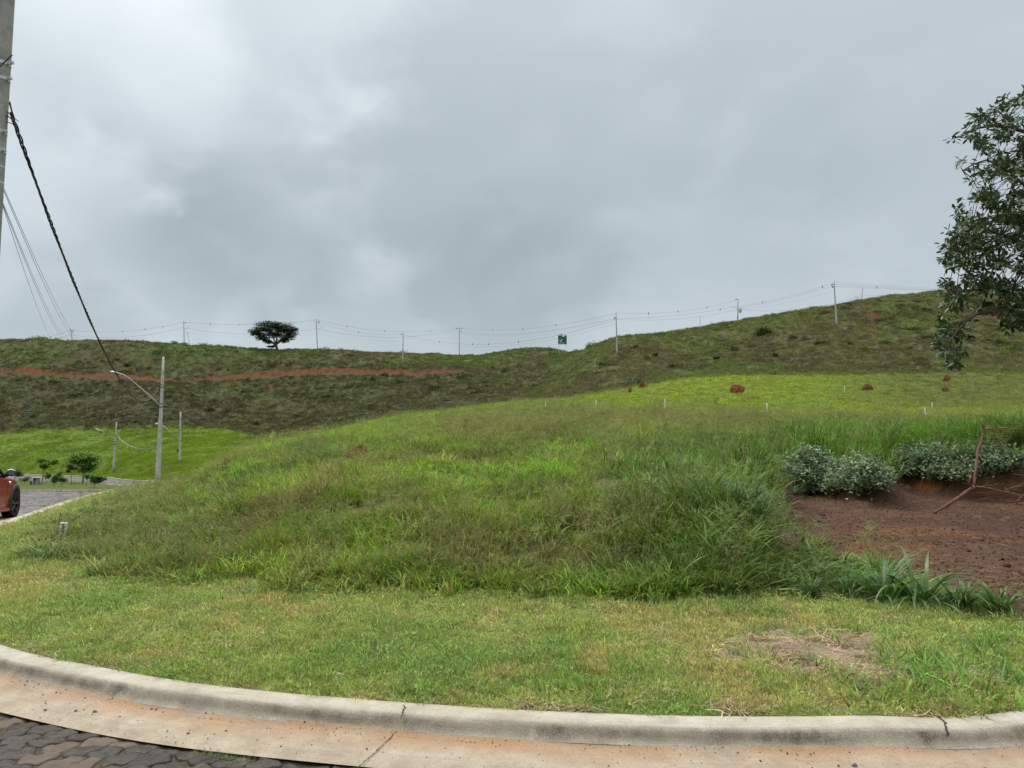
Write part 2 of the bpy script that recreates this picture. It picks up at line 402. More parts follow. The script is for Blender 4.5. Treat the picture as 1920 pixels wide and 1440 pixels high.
CREST = 225
COLS = {
 -500: [(2.4, .1), (14, .0), (40, -1.2), (60, -2.3), (90, -3.8), (125, -4.8), (140, 860), (155, 815), (170, 775), (194, 697), (198, 688), (220, 634)],
 0: [(2.4, .1), (8, .1), (14, .02), (20, -.3), (40, -1.2), (60, -2.3), (90, -3.7), (110, -4.4), (123, -4.7), (130, 868), (138, 846), (145, 825), (152, 807), (165, 772), (189, 699.5), (193.5, 689.5), (205, 662), (217, 639)],
 130: [(2.4, .1), (8, .2), (14, .1), (20, -.2), (40, -1.2), (60, -2.3), (90, -3.7), (114, -4.5), (124, 866), (135, 842), (150, 806), (165, 771), (188, 707), (192.5, 697), (216, 639.5)],
 203: [(2.4, .1), (8, .25), (14, .2), (20, -.1), (40, -1.15), (60, -2.2), (90, -3.7), (103, -4.25), (112, 880), (123, 862), (135, 838), (150, 805), (165, 770), (188, 706.5), (191.5, 702), (216, 641)],
 270: [(2.4, .1), (8, .25), (14, .3), (20, .0), (26, -.45), (40, -1.15), (51, -1.6), (60, -2.2), (75, -3.), (85, -3.3), (100, 878), (120, 850), (135, 826), (150, 803), (165, 768), (188, 712.5), (191.5, 708.5), (216, 643)],
 330: [(2.4, .1), (6, .2), (10, .3), (14, .32), (20, .12), (24, -.2), (30, -.75), (40, -1.25), (51, -1.8), (70, -2.8), (85, 884), (110, 852), (130, 826), (149, 803), (165, 770), (188, 714), (191, 711), (216, 645.5)],
 400: [(2.4, .1), (6, .2), (10, .35), (14, .45), (20, .5), (26, .48), (32, -.1), (40, -1), (50, -1.8), (60, -2.4), (72, -2.7), (85, 882), (110, 854), (130, 830), (149, 805), (165, 772), (189, 711.5), (193, 704), (217, 651)],
 500: [(2.4, .1), (6, .2), (8, .35), (10, .5), (14, .75), (20, 1.02), (28, 1.18), (34, .95), (42, .1), (55, -1.5), (75, -2.5), (100, 866), (125, 838), (147, 812), (163, 778), (189, 703.5), (193.5, 694.5), (219, 655.5)],
 650: [(2.4, .1), (6, .2), (8, .4), (10, .62), (14, .98), (20, 1.32), (28, 1.55), (38, 1.85), (46, 2.1), (60, 1.6), (80, .5), (110, 0.3), (140, 806), (162, 768), (189, 699.5), (194, 690), (221, 659)],
 800: [(2.4, .1), (6, .2), (8, .45), (10, .7), (14, 1.05), (20, 1.45), (28, 1.85), (40, 2.5), (60, 3.4), (75, 3.2), (100, 2.7), (130, 790), (160, 745), (190, 700), (194, 692.5), (206, 682), (233, 666)],
 870: [(2.4, .1), (6, .2), (8, .45), (10, .7), (14, 1.05), (20, 1.5), (28, 1.95), (40, 2.6), (60, 3.75), (70, 4.3), (85, 4.2), (110, 4.2), (135, 773), (160, 735), (190, 697), (192, 695), (215, 683), (238, 668.5)],
 1000: [(2.4, .1), (6, .2), (8, .45), (10, .72), (14, 1.1), (20, 1.6), (28, 2.1), (40, 2.9), (55, 3.9), (75, 5.2), (90, 6.0), (110, 6.3), (126, 758), (148, 738), (170, 712), (190, 689), (212, 668), (230, 653.5)],
 1156: [(2.4, .1), (6, .22), (8, .55), (10, .8), (14, 1.15), (20, 1.6), (28, 2.15), (40, 3.05), (55, 773), (75, 757), (95, 742), (108, 736), (118, 728), (130, 705), (148, 667), (165, 652), (190, 637)],
 1300: [(2.4, .1), (6, .22), (8, .6), (10, .85), (14, 1.15), (20, 1.6), (28, 2.15), (40, 3.0), (55, 772), (75, 752), (90, 738), (105, 723), (115, 712), (124, 705), (134, 690), (152, 660), (186, 620.5)],
 1400: [(2.4, .1), (6, .22), (8, .6), (10, .85), (14, 1.12), (20, 1.55), (28, 2.05), (40, 2.8), (55, 775.5), (70, 758), (85, 740), (100, 722), (112, 710), (123, 703), (136, 682), (155, 645), (184, 602)],
 1470: [(2.4, .1), (6, .20), (7.2, .26), (8.2, .38), (9.3, .62), (10.3, .85), (14, 1.1), (17, 1.3), (20, 1.5), (28, 2.0), (40, 2.75), (55, 773), (70, 758), (85, 741), (100, 724), (112, 710), (122, 702), (136, 676), (154, 633), (181, 591)],
 1570: [(2.4, .1), (6, .20), (7.2, .26), (8.4, .36), (9.3, .6), (10, .85), (14, 1.1), (17, 1.3), (20, 1.5), (28, 1.95), (40, 2.65), (55, 771), (70, 758), (85, 744), (98, 729), (110, 712), (121, 700), (136, 660), (152, 612), (176, 577)],
 1700: [(2.4, .1), (6, .20), (7.2, .26), (8.4, .36), (9.3, .6), (10, .85), (14, 1.12), (17, 1.32), (20, 1.5), (28, 1.9), (40, 2.55), (55, 775), (70, 762), (85, 747), (100, 727), (112, 708), (121, 695), (136, 655), (155, 598), (177, 555)],
 1800: [(2.4, .1), (6, .20), (7.2, .26), (8.4, .36), (9.3, .6), (10, .85), (14, 1.15), (17, 1.4), (20, 1.55), (28, 1.9), (40, 2.5), (55, 776), (70, 765), (85, 750), (100, 728), (112, 708), (121, 694), (136, 655), (155, 596), (178, 549)],
 1920: [(2.4, .1), (6, .20), (7.2, .26), (8.4, .36), (9.3, .6), (10, .9), (14, 1.2), (17, 1.5), (20, 1.6), (28, 1.95), (40, 2.5), (55, 776), (70, 765), (85, 750), (100, 728), (112, 708), (121, 694), (136, 655), (155, 606), (178, 560)],
 2300: [(2.4, .1), (6, .20), (7.2, .26), (8.4, .36), (9.3, .6), (10, .9), (14, 1.3), (17, 1.6), (20, 1.7), (28, 2.0), (40, 2.5), (55, 776), (70, 765), (85, 750), (100, 730), (112, 712), (121, 698), (136, 670), (155, 630), (178, 590)],
}
NU, NY = 760, 640
U0, U1 = -1.75, 1.75
Y0, Y1 = 2.4, 420.0
# u samples: dense inside the view, coarser outside
_s = np.linspace(-1, 1, NU)
UG = np.sign(_s) * np.where(np.abs(_s) < .84, np.abs(_s) / .84 * .84, .84 + (np.abs(_s) - .84) / .16 * (U1 - .84))
YG = np.exp(np.linspace(math.log(Y0), math.log(Y1), NY))
def macro_table():
    pxs = sorted(COLS); T = []
    for p in pxs:
        k = []
        for Y, v in COLS[p]:
            k.append((Y, at(p, v, Y).z if v > 200 else v))
        Yc, zc = k[-1]
        k += [(Yc + 22, zc - .4), (Yc + 90, zc - 14), (430, zc - 34)]
        T.append(pchip([a for a, b in k], [b for a, b in k], YG))
    T = np.array(T)                       # cols x NY
    us = np.array([u_of(p) for p in pxs])
    out = np.empty((NU, NY))
    uq = np.clip(UG, us[0], us[-1])
    for j in range(NY): out[:, j] = pchip(us, T[:, j], uq)
    return out
UU, YY = np.meshgrid(UG, YG, indexing='ij')
XX = UU * YY
MAC = macro_table()
# the scraped hollow of bare soil on the right
def ground_px(px, py, z): return on_plane(px, py, z)
HOLLOW = catmull([ground_px(1455, 1005, .30), ground_px(1462, 960, .34), ground_px(1480, 930, .42), ground_px(1530, 922, .48), ground_px(1600, 932, .48),
                  ground_px(1650, 940, .48), ground_px(1665, 922, .5), ground_px(1700, 912, .5), ground_px(1770, 920, .5), ground_px(1850, 925, .5), (11.0, 14.0), (14.5, 14.5), (16, 11.5), (13, 8.2),
                  ground_px(2150, 1130, .28), ground_px(1920, 1125, .28), ground_px(1800, 1100, .28), ground_px(1690, 1062, .28), ground_px(1580, 1045, .28), ground_px(1455, 1005, .30)], 0.4)
def fields():
    near = YY < 170
    dr = np.full(UU.shape, -200.0)        # signed distance to the road (positive on the road)
    dr[near] = signed(ROAD, XX[near], YY[near])
    di = np.full(UU.shape, -200.0)
    m = (YY > 25) & (YY < 80) & (UU < -.4)
    di[m] = signed(ISL, XX[m], YY[m])
    dh = np.full(UU.shape, -200.0)
    m = (YY > 4) & (YY < 22) & (UU > .2)
    dh[m] = signed(HOLLOW, XX[m], YY[m])
    return dr, di, dh
DR, DI, DH = fields()
RZ = roadz(YY)
def lawn_scale(x, y): return 1 + .62 * smooth(-x, 1.8, 5.2) + .75 * smooth(y, 10.5, 12.5) * smooth(-x, 3, 6)
DRL = DR * np.where(DR < 0, lawn_scale(XX, YY), 1)
def build_height():
    d = -DR
    n_small = fbm(XX, YY, 1.6, 3, 1) * .055 + fbm(XX, YY, .35, 2, 5) * .012
    n_hill = fbm(XX, YY, 14, 3, 2) * 1.0 + fbm(XX, YY, 4, 2, 9) * .25
    wh = smooth(YY, 125, 165)
    wr = 1 - smooth(YY, 205, 240) * .6
    foot = MAC + n_small * (1 + 1.0 * smooth(YY, 20, 60)) + n_hill * .55 * wh * wr
    lawn = RZ + .115 + .03 * np.clip(d, 0, 6) + fbm(XX, YY, .5, 2, 7) * .008
    w = smooth(d, 1.6, 4.4)
    w = np.maximum(w, smooth(YY, 100, 130) * smooth(d, 0.2, 5))
    H = lawn + w * (foot - lawn)
    # hollow
    fl = .27 + .022 * (YY - 6.5) + fbm(XX, YY, 1.1, 3, 12) * .05 + fbm(XX, YY, .25, 2, 14) * .012
    wd = smooth(DH + fbm(XX, YY, .6, 2, 3) * .25, -.30, .35)
    H = H + wd * (fl - H)
    isl = RZ + .07 + .02 * np.clip(DI, 0, 5)
    H = np.where(DR > 0, RZ - .35, H)
    H = np.where(DI > 0, isl, H)
    return H, wd
HT, WD = build_height()
HT_OPEN = np.where(DR > 0, RZ, HT); HT_OPEN = np.where(DI > 0, HT, HT_OPEN)
def look(T, x, y):
    y = np.clip(np.asarray(y, float), Y0, Y1 - 1); u = np.clip(np.asarray(x, float) / y, U0 + .001, U1 - .001)
    i = np.clip(np.searchsorted(UG, u) - 1, 0, NU - 2); fu = (u - UG[i]) / (UG[i + 1] - UG[i])
    j = np.clip(np.searchsorted(YG, y) - 1, 0, NY - 2); fy = (y - YG[j]) / (YG[j + 1] - YG[j])
    return (T[i, j] * (1 - fu) * (1 - fy) + T[i + 1, j] * fu * (1 - fy) + T[i, j + 1] * (1 - fu) * fy + T[i + 1, j + 1] * fu * fy)
def gz(x, y): return float(look(HT_OPEN, np.array([x]), np.array([y]))[0])
def ground_at(px, Y, py=780):
    x = u_of(px, py) * Y
    return Vector((x, Y, gz(x, Y)))
def hit(px, py):
    """where the pixel's ray meets the ground"""
    Yl = np.exp(np.linspace(math.log(2.6), math.log(400), 3000)); d = pixdir(px, py)
    x = d.x / d.y * Yl; z = H0 + d.z / d.y * Yl
    g = look(HT_OPEN, x, Yl); k = np.argmax(g >= z)
    return Vector((x[k], Yl[k], g[k]))

# colour of what grows (tint) and of the bare ground
def red_band(px):      # rows of the red earth track, upper and lower edge
    up = pchip([-600, 0, 60, 130, 170, 200, 260, 300, 345, 400, 450, 560, 650, 700, 740, 780, 830, 870, 900, 945], [688, 690, 691, 698, 700, 697, 703, 708, 711.5, 704, 700, 692, 689.5, 694, 690, 695, 691, 694.5, 690, 686], px)
    lo = pchip([-600, 0, 60, 130, 170, 200, 260, 300, 345, 400, 450, 560, 650, 700, 740, 780, 830, 870, 900, 945], [696, 699, 701, 705, 708, 708, 711, 712.5, 714, 711.5, 708, 701, 698.5, 701, 700, 701.5, 698, 697, 692, 686.5], px)
    return up, lo
def colours(X, Y, dr, di, wd, z):
    u = X / Y; px = 960 + F * u * (CP + (60 / F) * SP)
    py = 720 - F * ((z - H0) * CP - Y * SP) / (Y * CP + (z - H0) * SP)
    n1 = fbm(X, Y, 6, 3, 21); n2 = fbm(X, Y, 1.3, 3, 22); n3 = fbm(X, Y, 25, 3, 23); n4 = fbm(X, Y, .35, 2, 24); n5 = fbm(X, Y, 2.6, 3, 25)
    d = -dr
    def mixc(a, b, w):
        w = np.clip(w, 0, 1)[..., None]; return a * (1 - w) + np.asarray(b) * w
    C = lambda c: np.broadcast_to(np.asarray(c, float), X.shape + (3,)).copy()
    # tall grass of the mound
    t = C((.235, .35, .055))
    t = mixc(t, (.27, .43, .050), smooth(n5, .0, .35) * .9)
    t = mixc(t, (.30, .30, .12), smooth(n1 + .6 * n2, .08, .5) * .85)
    t = mixc(t, (.15, .25, .075), smooth(-n1 + .4 * n2, .1, .5) * .8)
    t = mixc(t, (.30, .48, .040), smooth(px, 430, 520) * (1 - smooth(px, 700, 900)) * smooth(Y, 18, 23) * (1 - smooth(Y, 60, 80)) * .75)
    # seed-head belt and the yellow-green back of the mound
    belt = smooth(px, 700, 950) * smooth(Y, 15, 20) * (1 - smooth(Y + 6 * n2, 30, 44))
    t = mixc(t, (.30, .31, .095), belt * (.55 + .5 * n1))
    back = smooth(px, 950, 1200) * smooth(Y + 9 * n3, 33, 48) * (1 - smooth(Y + 5 * n2, 116, 126))
    t = mixc(t, (.34, .45, .030), back * (.85 + .5 * n1))
    t = mixc(t, (.21, .29, .055), back * smooth(n5 + n1, .2, .5) * .6)
    t = mixc(t, (.20, .23, .07), smooth(px, 1480, 1760) * smooth(Y + 12 * n1, 50, 80) * .9)
    # lusher, darker grass around the hollow
    right = smooth(px + 120 * n2, 1080, 1330) * (1 - smooth(Y, 15, 22))
    t = mixc(t, (.13, .255, .048), right * .9)
    rt = smooth(px, 1400, 1500) * smooth(Y, 12, 14) * (1 - smooth(Y, 20, 30))
    t = mixc(t, (.15, .32, .038), rt * .9)
    left = smooth(-px, -420, -250) * (1 - smooth(Y, 60, 70))
    t = mixc(t, (.25, .32, .11), left * .7)
    # lawn
    lw = (1 - smooth(d * lawn_scale(X, Y) + .5 * n2, 2.0, 2.5))
    lawn = mixc(C((.35, .43, .145)), (.245, .37, .105), smooth(n2, .0, .35))
    lawn = mixc(lawn, (.52, .44, .22), smooth(n4 + .8 * n5, .16, .55) * .75)
    t = mixc(t, lawn, lw * (Y < 70))
    t = mixc(t, (.15, .20, .03), (Y >= 30) * (Y < 70) * (di > 0))
    # valley field
    fld = smooth(Y, 66, 80) * (1 - smooth(px, 470, 560)) * (1 - smooth(py, 0, 1) * 0)
    fld = fld * (1 - smooth(Y + 4 * n1 + 0 * px, 149, 153))
    t = mixc(t, mixc(C((.24, .375, .022)), (.19, .30, .024), smooth(n1 + .5 * n3, .05, .4)), fld)
    # hill
    yfoot = pchip([-600, 400, 560, 650, 800, 900, 1000, 1150, 1300, 1400, 1600, 1750, 1920, 2400], [151, 150, 130, 118, 110, 110, 116, 113, 119, 122, 118, 118, 118, 118], px)
    hill = smooth(Y + 3 * n2, yfoot - 2, yfoot + 3)
    h = C((.185, .175, .062))
    h = mixc(h, (.185, .140, .085), smooth(n1 + .5 * n2, .05, .45) * .75)
    h = mixc(h, (.17, .22, .045), smooth(n3 * 1.4 + .5 * n5, .02, .5) * .8)
    h = mixc(h, (.085, .10, .045), smooth(-n5 + .3 * n1, .15, .45) * .6)
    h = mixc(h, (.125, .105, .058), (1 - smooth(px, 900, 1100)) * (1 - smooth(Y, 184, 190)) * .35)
    for (sx, sy, r, q, cl, am) in ((1215, 655, 55, 6, (.17, .095, .075), .8), (1310, 630, 45, 5, (.17, .095, .075), .7), (1605, 588, 90, 6, (.15, .085, .060), .7), (1640, 602, 60, 6, (.12, .07, .05), .6), (1500, 640, 80, 10, (.15, .10, .07), .5), (1060, 665, 60, 5, (.15, .11, .08), .5), (1780, 650, 60, 12, (.15, .10, .075), .6), (1535, 583, 60, 4, (.20, .24, .035), .8), (1180, 700, 60, 10, (.17, .14, .08), .5), (1500, 673, 140, 5, (.14, .105, .07), .6),
            (1400, 690, 110, 5, (.13, .21, .05), .7), (1540, 706, 60, 5, (.19, .33, .03), .9), (1290, 702, 90, 4, (.12, .22, .05), .7), (880, 676, 60, 7, (.14, .24, .035), .7), (350, 660, 90, 8, (.12, .18, .04), .6), (500, 745, 60, 14, (.15, .17, .035), .6), (640, 715, 70, 8, (.17, .11, .085), .5), (120, 735, 60, 8, (.11, .13, .05), .5)):
        h = mixc(h, cl, (1 - smooth(np.hypot((px - sx) / r, (py - sy) / q) + .7 * n4 + .5 * n2, .45, 1.05)) * am)
    crest = smooth(Y, 196, 214) * smooth(px, 260, 380) * (1 - smooth(px, 560, 660)) * .7 + smooth(Y, 205, 232) * smooth(px, 800, 860) * (1 - smooth(px, 960, 1060)) + smooth(px, 1000, 1050) * (1 - smooth(px, 1300, 1420)) * smooth(Y, 160, 190) * .8 + smooth(px, 1380, 1500) * smooth(Y + 6 * n2, 164, 176) * .6
    h = mixc(h, (.13, .20, .035), crest)
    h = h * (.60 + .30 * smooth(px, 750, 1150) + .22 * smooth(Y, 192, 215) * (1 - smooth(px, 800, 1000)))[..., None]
    t = t * (1 + .38 * n5 * (1 - lw) * (Y < 60) + .35 * fbm(X, Y, .8, 2, 61) * (1 - lw) * (Y < 60))[..., None]
    t = t * (1 - .14 * smooth(d * lawn_scale(X, Y), 2.1, 2.6) * (1 - smooth(d * lawn_scale(X, Y), 3.6, 5.5)) * (Y < 14))[..., None]
    t = t * np.array([.84, .84, .55]) * (1 - lw * (Y < 70) * (1 - 1 / .86))[..., None]
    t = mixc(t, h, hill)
    # bare ground
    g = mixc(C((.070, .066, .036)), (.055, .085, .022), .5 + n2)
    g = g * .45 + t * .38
    gap = smooth(-(fbm(X, Y, 1.1, 3, 51) + .6 * fbm(X, Y, 4, 2, 52)), .13, .28) * (Y < 60) * (1 - lw)
    g = mixc(g, (.14, .085, .050), gap * .8)
    bare = C((.092, .049, .030)); bare = mixc(bare, (.060, .034, .022), smooth(n2, -.1, .4) * .7); bare = mixc(bare, (.17, .070, .022), smooth(n5, .2, .5) * .4)
    bare = mixc(bare, (.24, .10, .025), (1 - smooth(np.hypot((px - 1735) / 42, (py - 912) / 13) + .5 * n4, .5, 1.0)) * .8)
    bare = mixc(bare, (.10, .062, .038), smooth(-Y, -9.5, -6.5) * smooth(n4, -.2, .4) * .7)
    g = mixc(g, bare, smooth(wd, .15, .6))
    up, lo = red_band(px)
    wig = 1.7 * fbm(X, Y, 5, 3, 31) + 1.0 * n4
    red = smooth(py + wig * .8, up - 1.2, up + .2) * (1 - smooth(py + wig * .5, lo + 1.2 * (1 - smooth(px, 820, 890)) - .3, lo + 2.4 * (1 - smooth(px, 820, 890)) + .2)) * (Y > 175) * (px < 945)
    rc = mixc(C((.115, .036, .012)), (.060, .022, .009), smooth(n4, -.1, .3))
    g = mixc(g, rc, red)
    spots = np.zeros(X.shape)
    for (sx, sy, r, q) in ((392, 912, 40, 13), (1650, 592, 26, 5), (1640, 614, 9, 3), (273, 678, 6, 3), (114, 683, 8, 3), (395, 695, 7, 2), (428, 720, 9, 4), (508, 724, 8, 4), (1885, 593, 40, 5), (31, 769, 8, 3), (497, 801, 5, 4), (1460, 621, 7, 2), (441, 716, 4, 5), (86, 703, 5, 5), (560, 706, 5, 4), (300, 716, 4, 4), (735, 705, 5, 4), (1170, 735, 8, 3)):
        s = 1 - smooth(np.hypot((px - sx) / r, (py - sy) / q) + .5 * n4, .6, 1.05)
        spots = np.maximum(spots, s * (py > 0))
    g = mixc(g, rc, spots)
    bare_w = np.maximum(np.maximum(red, spots), smooth(wd, .2, .6))
    # mat of straw on the lawn, right
    st = 1 - smooth(np.hypot((px - 1500) / 190, (py - 1222) / 48) + .7 * n4, .55, 1.0)
    st2 = 1 - smooth(np.hypot((px - 1720) / 260, (py - 1270) / 28) + .9 * n4, .5, 1.0)
    st = np.maximum(st, st2 * .6) * (Y < 7)
    g = mixc(g, (.29, .215, .145), st * .9)
    edge = (d > 0) * (d < .09) * (Y < 40) * smooth(n4, -.3, .2)
    g = mixc(g, (.20, .14, .085), edge * .8)
    return t, g, dict(bare=bare_w, hill=hill, field=fld, lawn=lw * (Y < 70), straw=st, back=back, belt=belt, right=right, rt=rt, px=px, py=py, red=red, left=left)
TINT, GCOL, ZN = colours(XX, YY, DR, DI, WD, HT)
# the cut of the red track is a step in the slope

M_ground = bpy.data.materials.new("soil_and_turf"); M_ground.use_nodes = True
def _gm():
    nt = M_ground.node_tree; b = nt.nodes['Principled BSDF']; N = nt.nodes.new; L = nt.links.new
    b.inputs['Roughness'].default_value = .95; b.inputs['Specular IOR Level'].default_value = .15
    a = N('ShaderNodeAttribute'); a.attribute_name = 'gcol'
    tc = N('ShaderNodeTexCoord')
    n = N('ShaderNodeTexNoise'); n.inputs['Scale'].default_value = 9; n.inputs['Detail'].default_value = 7; n.inputs['Roughness'].default_value = .75; L(tc.outputs['Object'], n.inputs['Vector'])
    h = N('ShaderNodeHueSaturation'); mr = N('ShaderNodeMapRange'); L(n.outputs['Fac'], mr.inputs['Value'])
    mr.inputs['From Min'].default_value = .3; mr.inputs['From Max'].default_value = .7; mr.inputs['To Min'].default_value = .65; mr.inputs['To Max'].default_value = 1.35
    L(mr.outputs[0], h.inputs['Value']); L(a.outputs['Color'], h.inputs['Color']); L(h.outputs[0], b.inputs['Base Color'])
    n2 = N('ShaderNodeTexNoise'); n2.inputs['Scale'].default_value = 28; n2.inputs['Detail'].default_value = 8; n2.inputs['Roughness'].default_value = .7; L(tc.outputs['Object'], n2.inputs['Vector'])
    bp = N('ShaderNodeBump'); bp.inputs['Strength'].default_value = .7; bp.inputs['Distance'].default_value = .03; L(n2.outputs['Fac'], bp.inputs['Height']); L(bp.outputs[0], b.inputs['Normal'])
_gm()
def build_terrain():
    V = np.stack([XX, YY, HT], -1).reshape(-1, 3)
    i, j = np.meshgrid(np.arange(NU - 1), np.arange(NY - 1), indexing='ij')
    a = i * NY + j
    Q = np.stack([a, a + NY, a + NY + 1, a + 1], -1).reshape(-1, 4)
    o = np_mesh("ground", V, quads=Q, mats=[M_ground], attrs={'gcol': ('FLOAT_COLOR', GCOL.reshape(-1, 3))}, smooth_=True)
    tag(o, kind='structure')
    m = mat("far_ground", (.10, .12, .05), var=.3, vscale=.02)
    fg = MB().add([(-1500, -1500, -45), (1500, -1500, -45), (1500, 2500, -45), (-1500, 2500, -45)], [(0, 1, 2, 3)]).build("plain", m)
    tag(fg, kind='structure')
build_terrain()

# ------------------------------------------------------------------ road
M_stone_far = bpy.data.materials.new("cobble_far"); M_stone_far.use_nodes = True
def _sf():
    nt = M_stone_far.node_tree; b = nt.nodes['Principled BSDF']; N = nt.nodes.new; L = nt.links.new
    b.inputs['Roughness'].default_value = .75; b.inputs['Specular IOR Level'].default_value = .3
    tc = N('ShaderNodeTexCoord'); mp = N('ShaderNodeMapping'); mp.inputs['Rotation'].default_value = (0, 0, .5); mp.inputs['Scale'].default_value = (1, 1.8, 1)
    nz = N('ShaderNodeTexNoise'); nz.inputs['Scale'].default_value = 3.0; nz.inputs['Detail'].default_value = 2; L(tc.outputs['Object'], nz.inputs['Vector'])
    ad = N('ShaderNodeVectorMath'); ad.operation = 'MULTIPLY_ADD'; L(nz.outputs['Color'], ad.inputs[0]); ad.inputs[1].default_value = (.25, .25, 0); L(tc.outputs['Object'], ad.inputs[2])
    L(ad.outputs[0], mp.inputs[0])
    v = N('ShaderNodeTexVoronoi'); v.inputs['Scale'].default_value = 4.2; L(mp.outputs[0], v.inputs['Vector'])
    e = N('ShaderNodeTexVoronoi'); e.feature = 'DISTANCE_TO_EDGE'; e.inputs['Scale'].default_value = 4.2; L(mp.outputs[0], e.inputs['Vector'])
    bw = N('ShaderNodeRGBToBW'); L(v.outputs['Color'], bw.inputs[0])
    r = N('ShaderNodeValToRGB'); L(bw.outputs[0], r.inputs[0]); r.color_ramp.elements[0].position = .2; r.color_ramp.elements[1].position = .85
    r.color_ramp.elements[0].color = (.085, .078, .074, 1); r.color_ramp.elements[1].color = (.30, .265, .235, 1)
    jm = N('ShaderNodeMapRange'); L(e.outputs['Distance'], jm.inputs['Value']); jm.inputs['From Min'].default_value = .02; jm.inputs['From Max'].default_value = .09
    mx = N('ShaderNodeMix'); mx.data_type = 'RGBA'; L(jm.outputs[0], mx.inputs[0]); mx.inputs[6].default_value = (.05, .042, .034, 1); L(r.outputs[0], mx.inputs[7])
    n2 = N('ShaderNodeTexNoise'); n2.inputs['Scale'].default_value = .8; n2.inputs['Detail'].default_value = 4; L(tc.outputs['Object'], n2.inputs['Vector'])
    hs = N('ShaderNodeHueSaturation'); m2 = N('ShaderNodeMapRange'); L(n2.outputs['Fac'], m2.inputs['Value']); m2.inputs['To Min'].default_value = .6; m2.inputs['To Max'].default_value = 1.45
    L(m2.outputs[0], hs.inputs['Value']); L(mx.outputs[2], hs.inputs['Color']); L(hs.outputs[0], b.inputs['Base Color'])
    bp = N('ShaderNodeBump'); bp.inputs['Distance'].default_value = .06; bp.inputs['Strength'].default_value = 1.0
    s = N('ShaderNodeMath'); s.operation = 'MULTIPLY_ADD'; L(jm.outputs[0], s.inputs[0]); s.inputs[1].default_value = .7; L(n2.outputs['Fac'], s.inputs[2])
    L(s.outputs[0], bp.inputs['Height']); L(bp.outputs[0], b.inputs['Normal'])
_sf()
M_joint = mat("joint_dirt", (.085, .062, .038), .95, .1, var=.35, vscale=18, bump=.8, bscale=60)
STONE_BOX = (-8.5, 5.6, 0.8, 8.6)
def build_road():
    xs = np.concatenate([np.linspace(-170, -30, 90), np.linspace(-29.5, 4, 130), np.linspace(6, 60, 40)])
    ys = np.concatenate([np.linspace(-60, -2, 12), np.linspace(-1, 30, 125), np.linspace(31, 145, 115)])
    X, Y = np.meshgrid(xs, ys, indexing='ij')
    Z = roadz(Y) + fbm(X, Y, 1.3, 2, 44) * .022 * smooth(Y, 9, 13) - .004
    inb = (X > STONE_BOX[0] - .1) & (X < STONE_BOX[1] + .1) & (Y > STONE_BOX[2] - .1) & (Y < STONE_BOX[3] + .1)
    Z = np.where(inb, Z + .006, Z)
    n, k = X.shape
    V = np.stack([X, Y, Z], -1).reshape(-1, 3)
    i, j = np.meshgrid(np.arange(n - 1), np.arange(k - 1), indexing='ij'); a = i * k + j
    Q = np.stack([a, a + k, a + k + 1, a + 1], -1).reshape(-1, 4)
    # keep only the part that is road or just under its edges
    cx = (X[:-1, :-1] + X[1:, 1:]).ravel() / 2; cy = (Y[:-1, :-1] + Y[1:, 1:]).ravel() / 2
    keep = signed(ROAD, cx, cy) > -.9
    cin = inb[:-1, :-1].ravel() & inb[1:, 1:].ravel()
    o = np_mesh("road", V, quads=np.concatenate([Q[keep & ~cin], Q[keep & cin]]), mats=[M_stone_far, M_joint], smooth_=True)
    nn = int((keep & ~cin).sum()); o.data.polygons.foreach_set('material_index', np.concatenate([np.zeros(nn, int), np.ones(len(o.data.polygons) - nn, int)]))
    tag(o, kind='structure')
build_road()

